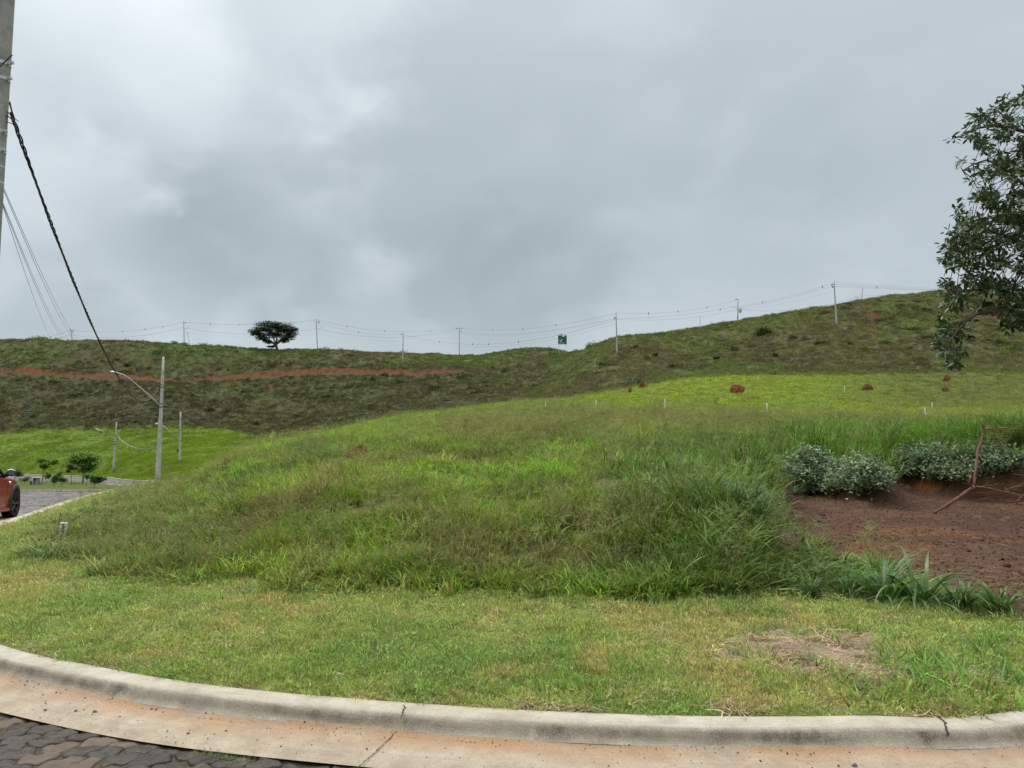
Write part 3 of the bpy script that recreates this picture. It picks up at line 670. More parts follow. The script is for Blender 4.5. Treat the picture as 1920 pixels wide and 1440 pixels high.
def build_cobbles():
    """irregular hand-set stones: one cell each, cut by its neighbours, domed, with open joints"""
    g = np.random.default_rng(8)
    x0, x1, y0, y1 = STONE_BOX
    ang = math.radians(28); ca, sa = math.cos(ang), math.sin(ang)
    a_, b_ = .185, .098       # long and short spacing
    P = []
    for r in range(-130, 130):
        for c in range(-80, 80):
            s = (c + .5 * (r % 2) + g.uniform(-.2, .2)) * a_; t = (r + g.uniform(-.22, .22)) * b_
            x = -3 + s * ca - t * sa; y = 4.5 + s * sa + t * ca
            if x0 - .2 < x < x1 + .2 and y0 - .2 < y < y1 + .2: P.append((x, y))
    P = np.array(P)
    P = P[signed(ROAD, P[:, 0], P[:, 1]) > .36]
    V = []; Fc = []; A = []
    rot = np.array([[ca, sa], [-sa, ca]]); Q = (P @ rot.T) / np.array([1.65, 1.0])
    for i in range(len(P)):
        d = np.hypot(*(Q - Q[i]).T); nb = np.argsort(d)[1:12]
        poly = [np.array(p) for p in ((-.2, -.2), (.2, -.2), (.2, .2), (-.2, .2))]
        for k in nb:
            dv = (Q[k] - Q[i]); dl = np.hypot(*dv); nrm = dv / dl; lim = dl / 2 - .0032
            new = []
            for q in range(len(poly)):
                p, s = poly[q], poly[(q + 1) % len(poly)]
                dp, ds = p @ nrm - lim, s @ nrm - lim
                if dp <= 0: new.append(p)
                if dp * ds < 0: new.append(p + (s - p) * dp / (dp - ds))
            poly = new
            if len(poly) < 3: break
        if len(poly) < 3: continue
        poly = np.array(poly)
        # cut the corners a little, then bend the outline with a field the neighbours share, so the joints wind
        nx = np.roll(poly, -1, 0); poly = np.stack([poly * .90 + nx * .10, poly * .64 + nx * .36, poly * .36 + nx * .64, poly * .10 + nx * .90], 1).reshape(-1, 2)
        poly = poly * np.array([1.65, 1.0])
        cc = poly.mean(0)[None]; wx = perlin(poly[:, 0] * 13 + 3, poly[:, 1] * 13, 6); wy = perlin(poly[:, 0] * 13, poly[:, 1] * 13 + 7, 9)
        poly = poly + np.stack([wx, wy], 1) * .030
        n = len(poly); c0 = poly.mean(0)
        wob = 1 + .03 * g.normal(size=n); wob = (wob + np.roll(wob, 1) + np.roll(wob, -1)) / 3
        poly = c0 + (poly - c0) * wob[:, None]
        tz = g.normal(0, .0035); tx, ty = g.normal(0, .03, 2)
        tint = g.choice([.85, 1.0, 1.15, .95, .7]) * g.uniform(.85, 1.15); warm = .8 if g.random() < .035 else (0.2 if g.random() < .2 else 0)
        base = len(V)
        for sc, zz in ((1.0, -.035), (.992, .002), (.955, .010), (.86, .012), (.45, .0125)):
            for p in poly:
                q = c0 + (p - c0) * sc; w = q @ rot + P[i]
                n_ = .004 * math.sin(w[0] * 61 + w[1] * 37) if sc < .99 else 0
                V.append((w[0], w[1], zz + tz + (q[0] - c0[0]) * tx + (q[1] - c0[1]) * ty + n_)); A.append((tint, warm, g.random() * .1))
        w = c0 @ rot + P[i]; V.append((w[0], w[1], .0125 + tz)); A.append((tint, warm, 0))
        for r in range(4):
            for k in range(n): Fc.append((base + r * n + k, base + r * n + (k + 1) % n, base + (r + 1) * n + (k + 1) % n, base + (r + 1) * n + k))
        for k in range(n): Fc.append((base + 4 * n + k, base + 4 * n + (k + 1) % n, base + 5 * n))
    m = bpy.data.materials.new("cobble_stone"); m.use_nodes = True
    nt = m.node_tree; b = nt.nodes['Principled BSDF']; N = nt.nodes.new; L = nt.links.new
    b.inputs['Roughness'].default_value = .7; b.inputs['Specular IOR Level'].default_value = .35
    a = N('ShaderNodeAttribute'); a.attribute_name = 'st'; sp = N('ShaderNodeSeparateXYZ'); L(a.outputs['Vector'], sp.inputs[0])
    tc = N('ShaderNodeTexCoord'); n1 = N('ShaderNodeTexNoise'); n1.inputs['Scale'].default_value = 22; n1.inputs['Detail'].default_value = 8; n1.inputs['Roughness'].default_value = .7; L(tc.outputs['Object'], n1.inputs['Vector'])
    r = N('ShaderNodeValToRGB'); L(n1.outputs['Fac'], r.inputs[0]); r.color_ramp.elements[0].position = .3; r.color_ramp.elements[1].position = .72
    r.color_ramp.elements[0].color = (.016, .012, .009, 1); r.color_ramp.elements[1].color = (.090, .072, .056, 1)
    mx = N('ShaderNodeMix'); mx.data_type = 'RGBA'; L(sp.outputs[1], mx.inputs[0]); L(r.outputs[0], mx.inputs[6]); mx.inputs[7].default_value = (.36, .24, .15, 1)
    hs = N('ShaderNodeHueSaturation'); L(sp.outputs[0], hs.inputs['Value']); L(mx.outputs[2], hs.inputs['Color']); L(hs.outputs[0], b.inputs['Base Color'])
    n2 = N('ShaderNodeTexNoise'); n2.inputs['Scale'].default_value = 45; n2.inputs['Detail'].default_value = 6; L(tc.outputs['Object'], n2.inputs['Vector'])
    bp = N('ShaderNodeBump'); bp.inputs['Strength'].default_value = .6; bp.inputs['Distance'].default_value = .01; L(n2.outputs['Fac'], bp.inputs['Height']); L(bp.outputs[0], b.inputs['Normal'])
    quads = [f for f in Fc if len(f) == 4]; tris = [f for f in Fc if len(f) == 3]
    o = np_mesh("road_cobbles", np.array(V), quads=quads, tris=tris, mats=[m], attrs={'st': ('FLOAT_VECTOR', np.array(A))}, smooth_=True)
    tag(o, kind='structure')
build_cobbles()

# ------------------------------------------------------------------ kerb and gutter
def concrete(name, light, dark, warm, grime):
    m = bpy.data.materials.new(name); m.use_nodes = True
    nt = m.node_tree; b = nt.nodes['Principled BSDF']; N = nt.nodes.new; L = nt.links.new
    b.inputs['Roughness'].default_value = .9; b.inputs['Specular IOR Level'].default_value = .2
    tc = N('ShaderNodeTexCoord'); at_ = N('ShaderNodeAttribute'); at_.attribute_name = 'kp'; sp = N('ShaderNodeSeparateXYZ'); L(at_.outputs['Vector'], sp.inputs[0])
    def nz(sc, det, rg=.65, vec=None):
        n = N('ShaderNodeTexNoise'); n.inputs['Scale'].default_value = sc; n.inputs['Detail'].default_value = det; n.inputs['Roughness'].default_value = rg
        L(vec or tc.outputs['Object'], n.inputs['Vector']); return n.outputs['Fac']
    def mr(s, a, b_, c=0., d=1.):
        r = N('ShaderNodeMapRange'); L(s, r.inputs['Value']); r.inputs['From Min'].default_value = a; r.inputs['From Max'].default_value = b_; r.inputs['To Min'].default_value = c; r.inputs['To Max'].default_value = d; return r.outputs[0]
    def mix(f, a, b_, typ='MIX'):
        x = N('ShaderNodeMix'); x.data_type = 'RGBA'; x.blend_type = typ
        if hasattr(f, 'node'): L(f, x.inputs[0])
        else: x.inputs[0].default_value = f
        for k, v in ((6, a), (7, b_)):
            if hasattr(v, 'node'): L(v, x.inputs[k])
            else: x.inputs[k].default_value = (*v, 1)
        return x.outputs[2]
    def mul(a, b_):
        x = N('ShaderNodeMath'); x.operation = 'MULTIPLY'; L(a, x.inputs[0])
        if hasattr(b_, 'node'): L(b_, x.inputs[1])
        else: x.inputs[1].default_value = b_
        return x.outputs[0]
    c = mix(mr(nz(7, 8), .3, .7), dark, light)
    c = mix(mul(mul(mr(nz(1.7, 5), .34, .60), mr(sp.outputs[0], .36, .62, 1., .10)), warm[1]), c, warm[0])
    # streaked dirt on the face: kp.x runs across the profile, kp.y along, kp.z = face mask
    cv = N('ShaderNodeCombineXYZ'); L(mul(sp.outputs[1], 9.0), cv.inputs[0]); L(mul(sp.outputs[0], 1.2), cv.inputs[1])
    gr = mul(mr(nz(1.0, 4, .6, cv.outputs[0]), .36, .68), mr(nz(2.3, 3), .38, .6, .15, 1.0))
    c = mix(mul(sp.outputs[2], .62), c, (.215, .148, .085))
    c = mix(mul(mul(gr, sp.outputs[2]), grime), c, (.055, .035, .020))
    c = mix(mul(mr(nz(95, 5, .8), .55, .66), .55), c, tuple(x * .6 for x in dark))
    c = mix(mul(mr(nz(55, 4, .7), .64, .70), .7), c, (.12, .095, .07))
    c = mix(mul(mr(nz(150, 5, .8), .5, .66), .32), c, tuple(min(.8, x * 1.5) for x in light))
    c = mix(mul(mr(nz(3.2, 6, .7), .52, .62), .35), c, tuple(x * .72 for x in dark))
    sc = N('ShaderNodeCombineXYZ'); L(mul(sp.outputs[1], 1.5), sc.inputs[0]); L(mul(sp.outputs[0], 26.0), sc.inputs[1])
    c = mix(mul(mr(nz(1.0, 4, .6, sc.outputs[0]), .5, .75), .25), c, tuple(x * .55 for x in dark))
    L(c, b.inputs['Base Color'])
    bp = N('ShaderNodeBump'); bp.inputs['Strength'].default_value = .85; bp.inputs['Distance'].default_value = .012; L(nz(40, 9, .8), bp.inputs['Height']); L(bp.outputs[0], b.inputs['Normal'])
    return m
M_kerb = concrete("kerb_concrete", (.62, .565, .465), (.40, .35, .275), ((.44, .35, .23), .45), 1.15)
M_gutter = concrete("gutter_concrete", (.50, .42, .32), (.33, .26, .185), ((.42, .225, .105), 1.0), .55)
JOINTS = []
def ribbon(name, path, prof, m, zf, label=None, facerange=None, seg_noise=0.0, joints=()):
    """sweep a profile of (offset towards the road, height, face mask) along a plan path"""
    path = np.asarray(path); t = np.gradient(path, axis=0); t /= np.linalg.norm(t, axis=1)[:, None] + 1e-9
    nrm = np.stack([-t[:, 1], t[:, 0]], 1)          # points towards the road for a path walked right to left
    s = np.concatenate([[0], np.cumsum(np.linalg.norm(np.diff(path, axis=0), axis=1))])
    k = len(prof); V = []; A = []
    for i in range(len(path)):
        zb = float(zf(np.array([path[i][1]]))[0])
        for q, (o, h, fm) in enumerate(prof):
            wob = seg_noise * (math.sin(s[i] * 3.1 + q) + math.sin(s[i] * 7.7 + q * 2.1) * .6)
            p = path[i] + nrm[i] * (o + wob)
            jd = min([abs(s[i] - js - .0 * o) for js in joints] or [9])
            hh = h
            V.append((p[0], p[1], zb + hh + wob * .3)); A.append((q / k, s[i], fm))
    V = np.array(V); n = len(path)
    i, j = np.meshgrid(np.arange(n - 1), np.arange(k - 1), indexing='ij'); a = i * k + j
    Q = np.stack([a, a + k, a + k + 1, a + 1], -1).reshape(-1, 4)
    o = np_mesh(name, V, quads=Q, mats=[m], attrs={'kp': ('FLOAT_VECTOR', np.array(A))}, smooth_=True)
    tag(o, kind='structure'); return o
# orientation check: the road lies to the left of the walking direction?
def road_side(path):
    p = path[len(path) // 2 - 1]; q = path[len(path) // 2]; t = (q - p) / np.linalg.norm(q - p); n = np.array([-t[1], t[0]])
    m = (p + q) / 2 + n * .5
    return signed(ROAD, np.array([m[0]]), np.array([m[1]]))[0] > 0
KPATH = KERB if road_side(KERB[:len(KERB) // 2]) else KERB[::-1]
def near_dense(path):
    out = [path[0]]
    for a, b in zip(path[:-1], path[1:]):
        L_ = np.linalg.norm(b - a); st = .02 if (abs(a[0]) < 6 and a[1] < 7) else .5
        n = max(1, int(L_ / st))
        for k in range(1, n + 1): out.append(a + (b - a) * k / n)
    return np.array(out)
KP2 = near_dense(KPATH)
_sl = np.concatenate([[0], np.cumsum(np.linalg.norm(np.diff(KP2, axis=0), axis=1))])
def s_at(px, py, z):
    p = np.array(on_plane(px, py, z)); return _sl[np.argmin(np.hypot(*(KP2 - p).T))]
JOINTS = [s_at(755, 1330, .13), s_at(1768, 1345, .13), s_at(655, 1310, .13) + .0]
JOINTS = JOINTS[:2]
kprof = [(-.03, -.25, 0), (-.02, .100, 0), (.0, .128, 0), (.05, .136, 0), (.10, .136, 0), (.138, .131, .05), (.152, .124, .4), (.164, .110, .9), (.174, .092, 1), (.182, .078, .9), (.206, .0590, .5)]
ribbon("kerb", KP2, kprof, M_kerb, roadz, seg_noise=.0025, joints=JOINTS)
gprof = [(.170, .066, .9), (.192, .0665, .8), (.212, .058, .5), (.25, .050, .1), (.32, .042, 0), (.40, .037, 0), (.46, .035, 0), (.525, .022, 0)]
GJ = [s_at(700, 1400, .03), s_at(1790, 1400, .03)]
ribbon("gutter", KP2, gprof, M_gutter, roadz, seg_noise=.0025, joints=GJ)
FP = FAR if road_side(FAR) else FAR[::-1]
sprof = [(-.03, -.3, 0), (-.02, .10, 0), (.0, .14, 0), (.12, .14, .2), (.16, .11, 1), (.20, .02, 1), (.21, -.2, 1)]
ribbon("kerb_far", FP, sprof, M_kerb, roadz)
IP = ISL[::-1]
pm = (IP[1] + IP[0]) / 2; tt = IP[1] - IP[0]; nn_ = np.array([-tt[1], tt[0]]) / np.linalg.norm(tt)
if poly_inside(ISL, np.array([pm[0] + nn_[0] * .3]), np.array([pm[1] + nn_[1] * .3]))[0]: IP = ISL
ribbon("kerb_island", IP, [(-.03, -.3, 0), (-.02, .06, 0), (.0, .08, .6), (.08, .08, .8), (.10, .05, 1), (.12, -.1, 1)], M_kerb, roadz)
# ------------------------------------------------------------------ grass and scrub (countless: stuff)
def blades(n, R, h, w, lean0, lean1, seed, segs=3, hvar=.35, droop=.0, fold=0.0, az_bias=None):
    g = np.random.default_rng(seed)
    V = []; Q = []; T = []
    for b in range(n):
        r = R * math.sqrt(g.random()); a0 = g.random() * 6.283
        bx, by = r * math.cos(a0), r * math.sin(a0)
        az = g.random() * 6.283 if az_bias is None else az_bias + g.normal() * .6
        if R > 0 and az_bias is None and g.random() < .6: az = a0 + g.normal() * .7
        hh = h * (1 + hvar * g.normal() * .6); hh = max(hh, h * .3)
        l0 = lean0 * g.uniform(.4, 1.3); l1 = l0 + lean1 * g.uniform(.3, 1.4)
        ww = w * g.uniform(.7, 1.25); tw = az + math.pi / 2 + g.normal() * .5
        sx, sy = math.cos(tw), math.sin(tw)
        x, y, z = bx, by, -.02 * h; o = len(V)
        for s in range(segs + 1):
            t = s / segs; th = l0 + (l1 - l0) * t + droop * t * t
            if s == segs: V.append((x, y, z))
            else:
                k = ww * (1 - t ** 1.6) * (.75 + .5 * math.sin(min(1, t * 2) * 1.57)) * .5
                V.append((x - sx * k, y - sy * k, z)); V.append((x + sx * k, y + sy * k, z))
            st = hh / segs
            x += math.sin(th) * math.cos(az) * st; y += math.sin(th) * math.sin(az) * st; z += math.cos(th) * st
        for s in range(segs - 1): Q.append((o + 2 * s, o + 2 * s + 1, o + 2 * s + 3, o + 2 * s + 2))
        T.append((o + 2 * segs - 2, o + 2 * segs - 1, o + 2 * segs))
    return V, Q, T
def seed_stems(n, R, h, w, seed, segs=4):
    """thin stalks that end in a loose panicle"""
    g = np.random.default_rng(seed); V = []; Q = []; T = []
    for b in range(n):
        a0 = g.random() * 6.283; r = R * math.sqrt(g.random()); x, y, z = r * math.cos(a0), r * math.sin(a0), 0
        az = g.random() * 6.283; hh = h * g.uniform(.6, 1.2); l0 = g.uniform(0, .25); l1 = g.uniform(.1, .8)
        tw = g.random() * 3.14; sx, sy = math.cos(tw) * w / 2, math.sin(tw) * w / 2; o = len(V)
        for s in range(segs + 1):
            t = s / segs; V.append((x - sx, y - sy, z)); V.append((x + sx, y + sy, z)); th = l0 + (l1 - l0) * t * t; st = hh / segs
            if s < segs: x += math.sin(th) * math.cos(az) * st; y += math.sin(th) * math.sin(az) * st; z += math.cos(th) * st
        for s in range(segs): Q.append((o + 2 * s, o + 2 * s + 1, o + 2 * s + 3, o + 2 * s + 2))
        for k in range(g.integers(4, 8)):   # side spikes of the head
            a = g.random() * 6.283; ln = hh * g.uniform(.10, .22); zz = z - hh * g.uniform(0, .16); e = (x + math.cos(a) * ln * .8, y + math.sin(a) * ln * .8, zz + ln * g.uniform(-.2, .8)); o = len(V)
            V.extend([(x - sx * 1.3, y - sy * 1.3, zz - w), (x + sx * 1.3, y + sy * 1.3, zz + w), e]); T.append((o, o + 1, o + 2))
    return V, Q, T
def leaf_clump(n, R, H, L, w, seed, up=.3):
    """small leaves spread through a dome; each leaf a folded diamond"""
    g = np.random.default_rng(seed); V = []; Q = []; T = []
    for i in range(n):
        th = g.random() * 6.283; ph = math.acos(g.uniform(0.0, 1)); rr = g.uniform(.45, 1.0) ** .6 * (1 + .25 * math.sin(3 * th + seed) * math.sin(2 * ph))
        c = np.array([R * rr * math.sin(ph) * math.cos(th), R * rr * math.sin(ph) * math.sin(th), H * rr * math.cos(ph)])
        a = g.random() * 6.283; e = g.normal() * .5 + up
        d = np.array([math.cos(a) * math.cos(e), math.sin(a) * math.cos(e), math.sin(e)]) * L * g.uniform(.6, 1.3)
        s = np.array([-math.sin(a), math.cos(a), g.normal() * .4]) * w * g.uniform(.7, 1.2) * .5
        o = len(V); V.extend([tuple(c), tuple(c + d * .5 - s), tuple(c + d), tuple(c + d * .5 + s)]); Q.append((o, o + 1, o + 2, o + 3))
    return V, Q, T
def merge(*parts):
    V = []; Q = []; T = []
    for v, q, t in parts:
        o = len(V); V += list(v); Q += [tuple(i + o for i in f) for f in q]; T += [tuple(i + o for i in f) for f in t]
    return V, Q, T
def source(name, geo, m):
    V, Q, T = geo
    return np_mesh(name, V, quads=Q, tris=T, mats=[m], link=False)

M_grass = leaf_mat("grass_blade", attr='tint', rough=.55, transl=.35, var=.45, tip=((.36, .29, .14), .06), spec=.12, pale=((.40, .46, .17), .16))
M_grassb = leaf_mat("broad_blade", attr='tint', rough=.45, transl=.30, var=.40, tip=((.25, .23, .10), .03), spec=.18, pale=((.38, .48, .20), .18))
M_lawn = leaf_mat("lawn_blade", attr='tint', rough=.6, transl=.3, var=.42, tip=((.56, .45, .24), .15), spec=.2, pale=((.62, .66, .30), .20))
M_seed = leaf_mat("seed_stalk", attr='tint', rough=.7, transl=.2, var=.3, spec=.15)
M_scrub = leaf_mat("scrub_leaf", attr='tint', rough=.6, transl=.22, var=.35, spec=.2)

def scatter_object(name, kind_label, pos, rot, scl, tint, var_idx, sources):
    me = bpy.data.meshes.new(name); n = len(pos)
    me.vertices.add(n); me.vertices.foreach_set('co', np.asarray(pos, np.float32).ravel())
    for k, t, arr, fld in (('rot', 'FLOAT_VECTOR', rot, 'vector'), ('scl', 'FLOAT_VECTOR', scl, 'vector'), ('tint', 'FLOAT_VECTOR', tint, 'vector'), ('var', 'INT', var_idx, 'value')):
        a = me.attributes.new(k, t, 'POINT'); a.data.foreach_set(fld, np.asarray(arr, np.int32 if t == 'INT' else np.float32).ravel())
    o = bpy.data.objects.new(name, me); COL.objects.link(o)
    ng = bpy.data.node_groups.new(name + "_scatter", 'GeometryNodeTree')
    ng.interface.new_socket('Geometry', in_out='INPUT', socket_type='NodeSocketGeometry'); ng.interface.new_socket('Geometry', in_out='OUTPUT', socket_type='NodeSocketGeometry')
    N = ng.nodes.new; L = ng.links.new
    gi = N('NodeGroupInput'); go = N('NodeGroupOutput'); ip = N('GeometryNodeInstanceOnPoints'); jg = N('GeometryNodeJoinGeometry')
    for s in sources:
        oi = N('GeometryNodeObjectInfo'); oi.inputs['Object'].default_value = s; oi.inputs['As Instance'].default_value = True; L(oi.outputs['Geometry'], jg.inputs[0])
    def na(nm, t):
        x = N('GeometryNodeInputNamedAttribute'); x.data_type = t; x.inputs['Name'].default_value = nm; return x.outputs['Attribute']
    L(gi.outputs[0], ip.inputs['Points']); L(jg.outputs[0], ip.inputs['Instance']); ip.inputs['Pick Instance'].default_value = True
    L(na('var', 'INT'), ip.inputs['Instance Index']); L(na('rot', 'FLOAT_VECTOR'), ip.inputs['Rotation']); L(na('scl', 'FLOAT_VECTOR'), ip.inputs['Scale'])
    L(ip.outputs[0], go.inputs[0])
    md = o.modifiers.new("scatter", 'NODES'); md.node_group = ng
    tag(o, kind_label, kind='stuff'); return o

def sample(n, Ya, Yb, power, ua=-.86, ub=.92):
    """plan density ~ Y^-power; returns x, y"""
    e = 2 - power
    r = RNG.random(n)
    Y = (Ya ** e + r * (Yb ** e - Ya ** e)) ** (1 / e) if abs(e) > 1e-6 else Ya * (Yb / Ya) ** r
    u = RNG.uniform(ua, ub, n)
    return u * Y, Y
def lk(T, x, y):
    y = np.clip(y, Y0, Y1 - 1); u = np.clip(x / y, U0 + .001, U1 - .001)
    i = np.clip(np.searchsorted(UG, u), 0, NU - 1); j = np.clip(np.searchsorted(YG, y), 0, NY - 1)
    return T[i, j]
def jitter_col(c, amt=.15):
    n = len(c); return np.clip(c * (1 + RNG.normal(0, amt, (n, 1))) * (1 + RNG.normal(0, amt * .35, (n, 3))), .005, 1)
def place(name, label, x, y, size, tint, sources, tilt=.12, sink=0.0, zs=None, var=None, yaw=None):
    n = len(x); z = look(HT, x, y) - sink
    pos = np.stack([x, y, z], 1); yw = RNG.random(n) * 6.283 if yaw is None else yaw
    rot = np.stack([RNG.normal(0, tilt, n), RNG.normal(0, tilt, n), yw], 1)
    zs = size if zs is None else zs
    return scatter_object(name, label, pos, rot, np.stack([size, size, zs], 1), tint, RNG.integers(0, len(sources), n) if var is None else var, sources)

def near_post(x, y):
    m = hit(118, 1010); k = np.hypot(m.x, m.y); ux, uy = m.x / k, m.y / k
    a = (x * ux + y * uy) - k; s = np.abs(x * uy - y * ux); return (a < .15) & (a > -1.3) & (s < .16)
def grass_all():
    # --- tall grass: mound
    src = [source("tuft_%d" % k, blades(24, .15, .25, .0115, .45, 1.25, 100 + k, droop=.9), M_grass) for k in range(4)]
    x, y = sample(int(112000 * DENS), 5.2, 128, 1.45, -.90, 1.0)
    bare = lk(ZN['bare'], x, y); hill = lk(ZN['hill'], x, y); lw = lk(ZN['lawn'], x, y); fld = lk(ZN['field'], x, y); dr = lk(DRL, x, y); di = lk(DI, x, y)
    n2 = fbm(x, y, 1.1, 3, 51); n3 = fbm(x, y, 4, 2, 52)
    keep = (bare < .25 + .2 * n2) & (hill < .5) & (lw < .5 - .45 * np.clip(n2, -.5, .5)) & (fld < .5) & (dr < -.4) & (di < 0)
    keep &= ~near_post(x, y)
    keep &= ~((n2 + .6 * n3 < -.19) & (RNG.random(len(x)) < .88))
    dhh = lk(DH, x, y); rear = (y > 11) & (dhh > -.8); keep &= ~(rear & (RNG.random(len(x)) < .75))
    x, y, n2, n3, lw = x[keep], y[keep], n2[keep], n3[keep], lw[keep]
    gs = (y / 6.0) ** .34
    hgt = np.clip(1.0 + .7 * n2 + .45 * n3, .35, 1.9)
    right = lk(ZN['right'], x, y); rt = lk(ZN['rt'], x, y); left = lk(ZN['left'], x, y)
    d = -lk(DRL, x, y)
    edge = smooth(d, 1.7, 3.2)
    hgt = hgt * (1 + .35 * right + .7 * rt) * (.50 + .50 * edge) * .84
    dhf = lk(DH, x, y)
    front = smooth(lk(ZN['px'], x, y), 1350, 1430) * (1 - smooth(y, 9.0, 10.5))
    hgt = hgt * (1 - .15 * left) * np.where(y > 22, .68, 1.0) * (1 - .72 * front) * (1 - .6 * smooth(dhf, -1.0, -.2) * (y < 9.5))
    tint = jitter_col(lk(TINT, x, y), .30)
    place("tall_grass", "uncut green grass covering the low mound behind the lawn", x, y, gs * (.8 + .3 * RNG.random(len(x))), tint, src, tilt=.14, zs=gs ** .6 * hgt * RNG.uniform(.7, 1.25, len(x)))
    # --- broad-bladed tufts, right part and here and there
    srcb = [source("broad_tuft_%d" % k, blades(17, .12, .50, .0195, .3, 1.1, 200 + k, segs=5, droop=.8), M_grassb) for k in range(4)]
    x, y = sample(int(26000 * DENS), 5.4, 60, 1.5)
    bare = lk(ZN['bare'], x, y); lw = lk(ZN['lawn'], x, y); right = lk(ZN['right'], x, y); rt = lk(ZN['rt'], x, y); n2 = fbm(x, y, 1.5, 3, 61); dr = lk(DRL, x, y)
    p = .10 + .9 * np.maximum(right, rt) + .35 * (n2 > .3)
    keep = (bare < .3) & (lw < .4) & (dr < -1.9) & (RNG.random(len(x)) < p) & (lk(ZN['hill'], x, y) < .5) & (lk(ZN['field'], x, y) < .5) & ~((y > 22) & (RNG.random(len(x)) < .6))
    keep &= ~((lk(DH, x, y) > -1.0) & (y > 11))
    x, y, right, rt = x[keep], y[keep], right[keep], rt[keep]
    sz = RNG.uniform(.6, 1.1, len(x)) * (.62 + .38 * np.maximum(right, rt)); hz = sz * (.70 + .10 * right + .6 * rt)
    hz = hz * (.55 + .45 * smooth(-lk(DRL, x, y), 2.0, 3.6))
    hz = hz * (1 - .62 * smooth(lk(ZN['px'], x, y), 1350, 1430) * (1 - smooth(y, 9.0, 10.5)))
    place("broad_leaved_grass", "broad bladed grass tufts around the bare earth hollow", x, y, sz, jitter_col(lk(TINT, x, y) * np.array([1.02, 1.0, .9]), .28), srcb, tilt=.15, zs=hz)
    # --- seed stalks
    srcs = [source("seed_stalk_%d" % k, seed_stems(9, .16, .55, .0032, 300 + k), M_seed) for k in range(4)]
    x, y = sample(int(36000 * DENS), 5.6, 115, 1.3)
    bare = lk(ZN['bare'], x, y); belt = lk(ZN['belt'], x, y); right = lk(ZN['right'], x, y); rt = lk(ZN['rt'], x, y); n3 = fbm(x, y, 3.2, 3, 71)
    keep = (bare < .3) & (lk(ZN['lawn'], x, y) < .3) & (lk(DRL, x, y) < -2.3) & (lk(ZN['hill'], x, y) < .5) & (lk(ZN['field'], x, y) < .5) & (RNG.random(len(x)) < .12 + .55 * belt + .45 * np.clip(n3, 0, 1))
    keep &= ~near_post(x, y)
    x, y, belt, right = x[keep], y[keep], belt[keep], right[keep]
    base = np.array((.27, .26, .12)) * (1 - .0 * belt[:, None]); red = (RNG.random(len(x)) < .35)[:, None]
    t = np.where(red, np.array((.24, .165, .095)), base); t = t * .65 + lk(TINT, x, y) * .5
    gs = (y / 6.0) ** .30
    place("seed_stalks", "thin pale seed stalks rising over the mound grass", x, y, gs * RNG.uniform(.7, 1.1, len(x)), jitter_col(t, .15), srcs, tilt=.2, zs=RNG.uniform(.55, 1.0, len(x)) * (.82 + .12 * right) * gs ** .5)
    # --- low leafy weeds
    srcw = [source("weed_%d" % k, leaf_clump(40, .12, .10, .042, .024, 400 + k), M_scrub) for k in range(3)]
    x, y = sample(int(9000 * DENS), 5.4, 40, 1.4)
    n3 = fbm(x, y, 1.2, 3, 81)
    keep = (lk(ZN['bare'], x, y) < .3) & (lk(DRL, x, y) < -3.4) & (n3 > .22) & (lk(ZN['field'], x, y) < .5)
    x, y = x[keep], y[keep]
    place("leafy_weeds", "low broad leaved weeds in the mound grass", x, y, RNG.uniform(.6, 1.4, len(x)), jitter_col(lk(TINT, x, y) * np.array([.5, .6, .6]), .2), srcw, tilt=.2)
    # --- lawn
    srcl = [source("lawn_tuft_%d" % k, blades(46, .078, .034, .0042, .6, 1.1, 500 + k, segs=2, hvar=.5), M_lawn) for k in range(4)]
    x, y = sample(int(124000 * DENS), 3.5, 62, 1.75, -.98, .99)
    d = -lk(DR, x, y); di = lk(DI, x, y); st = lk(ZN['straw'], x, y); n2 = fbm(x, y, .45, 2, 91)
    rr = RNG.random(len(x))
    keep = (((d > .03) & (d < 3.6) & (y < 62)) | (di > .1)) & (lk(ZN['bare'], x, y) < .3) & (rr > st * .97) & ~((n2 < -.3) & (rr < .5)) & ~((d < .12) & (rr < .35)) & ~((y > 9) & (y < 45) & (d < .16))
    x, y = x[keep], y[keep]
    gs = (y / 4.0) ** .5; n5 = fbm(x, y, .8, 3, 92)
    place("lawn_grass", "short mown lawn along the concrete kerb", x, y, gs * RNG.uniform(.7, 1.25, len(x)), jitter_col(lk(TINT, x, y), .24), srcl, tilt=.35, zs=gs ** .5 * np.clip(.8 + .5 * n5, .45, 1.3) * RNG.uniform(.7, 1.2, len(x)))
    # coarser darker tufts in the lawn
    srcc = [source("coarse_tuft_%d" % k, blades(16, .07, .09, .0075, .8, .8, 550 + k, segs=3), M_grassb) for k in range(3)]
    x, y = sample(int(9000 * DENS), 3.7, 16, 1.6)
    d = -lk(DRL, x, y); n3 = fbm(x, y, .7, 3, 93); px = lk(ZN['px'], x, y); wr = smooth(px, 1500, 1640) * smooth(-y, -5.6, -4.2)
    keep = (d > .05) & (d < 3.2) & (RNG.random(len(x)) < (n3 > .30) * .45 + .30 * wr + .9 * (d > 1.9) * (n3 > -.1)) & (lk(ZN['bare'], x, y) < .3)
    x, y, wr = x[keep], y[keep], wr[keep]
    place("coarse_lawn_tufts", "coarse darker tufts growing in the mown lawn", x, y, RNG.uniform(.6, 1.1, len(x)) * (1 + .7 * wr), jitter_col(lk(TINT, x, y) * np.array([.55, .75, .6]), .15), srcc, tilt=.2)
    # --- straw lying about
    g = np.random.default_rng(12)
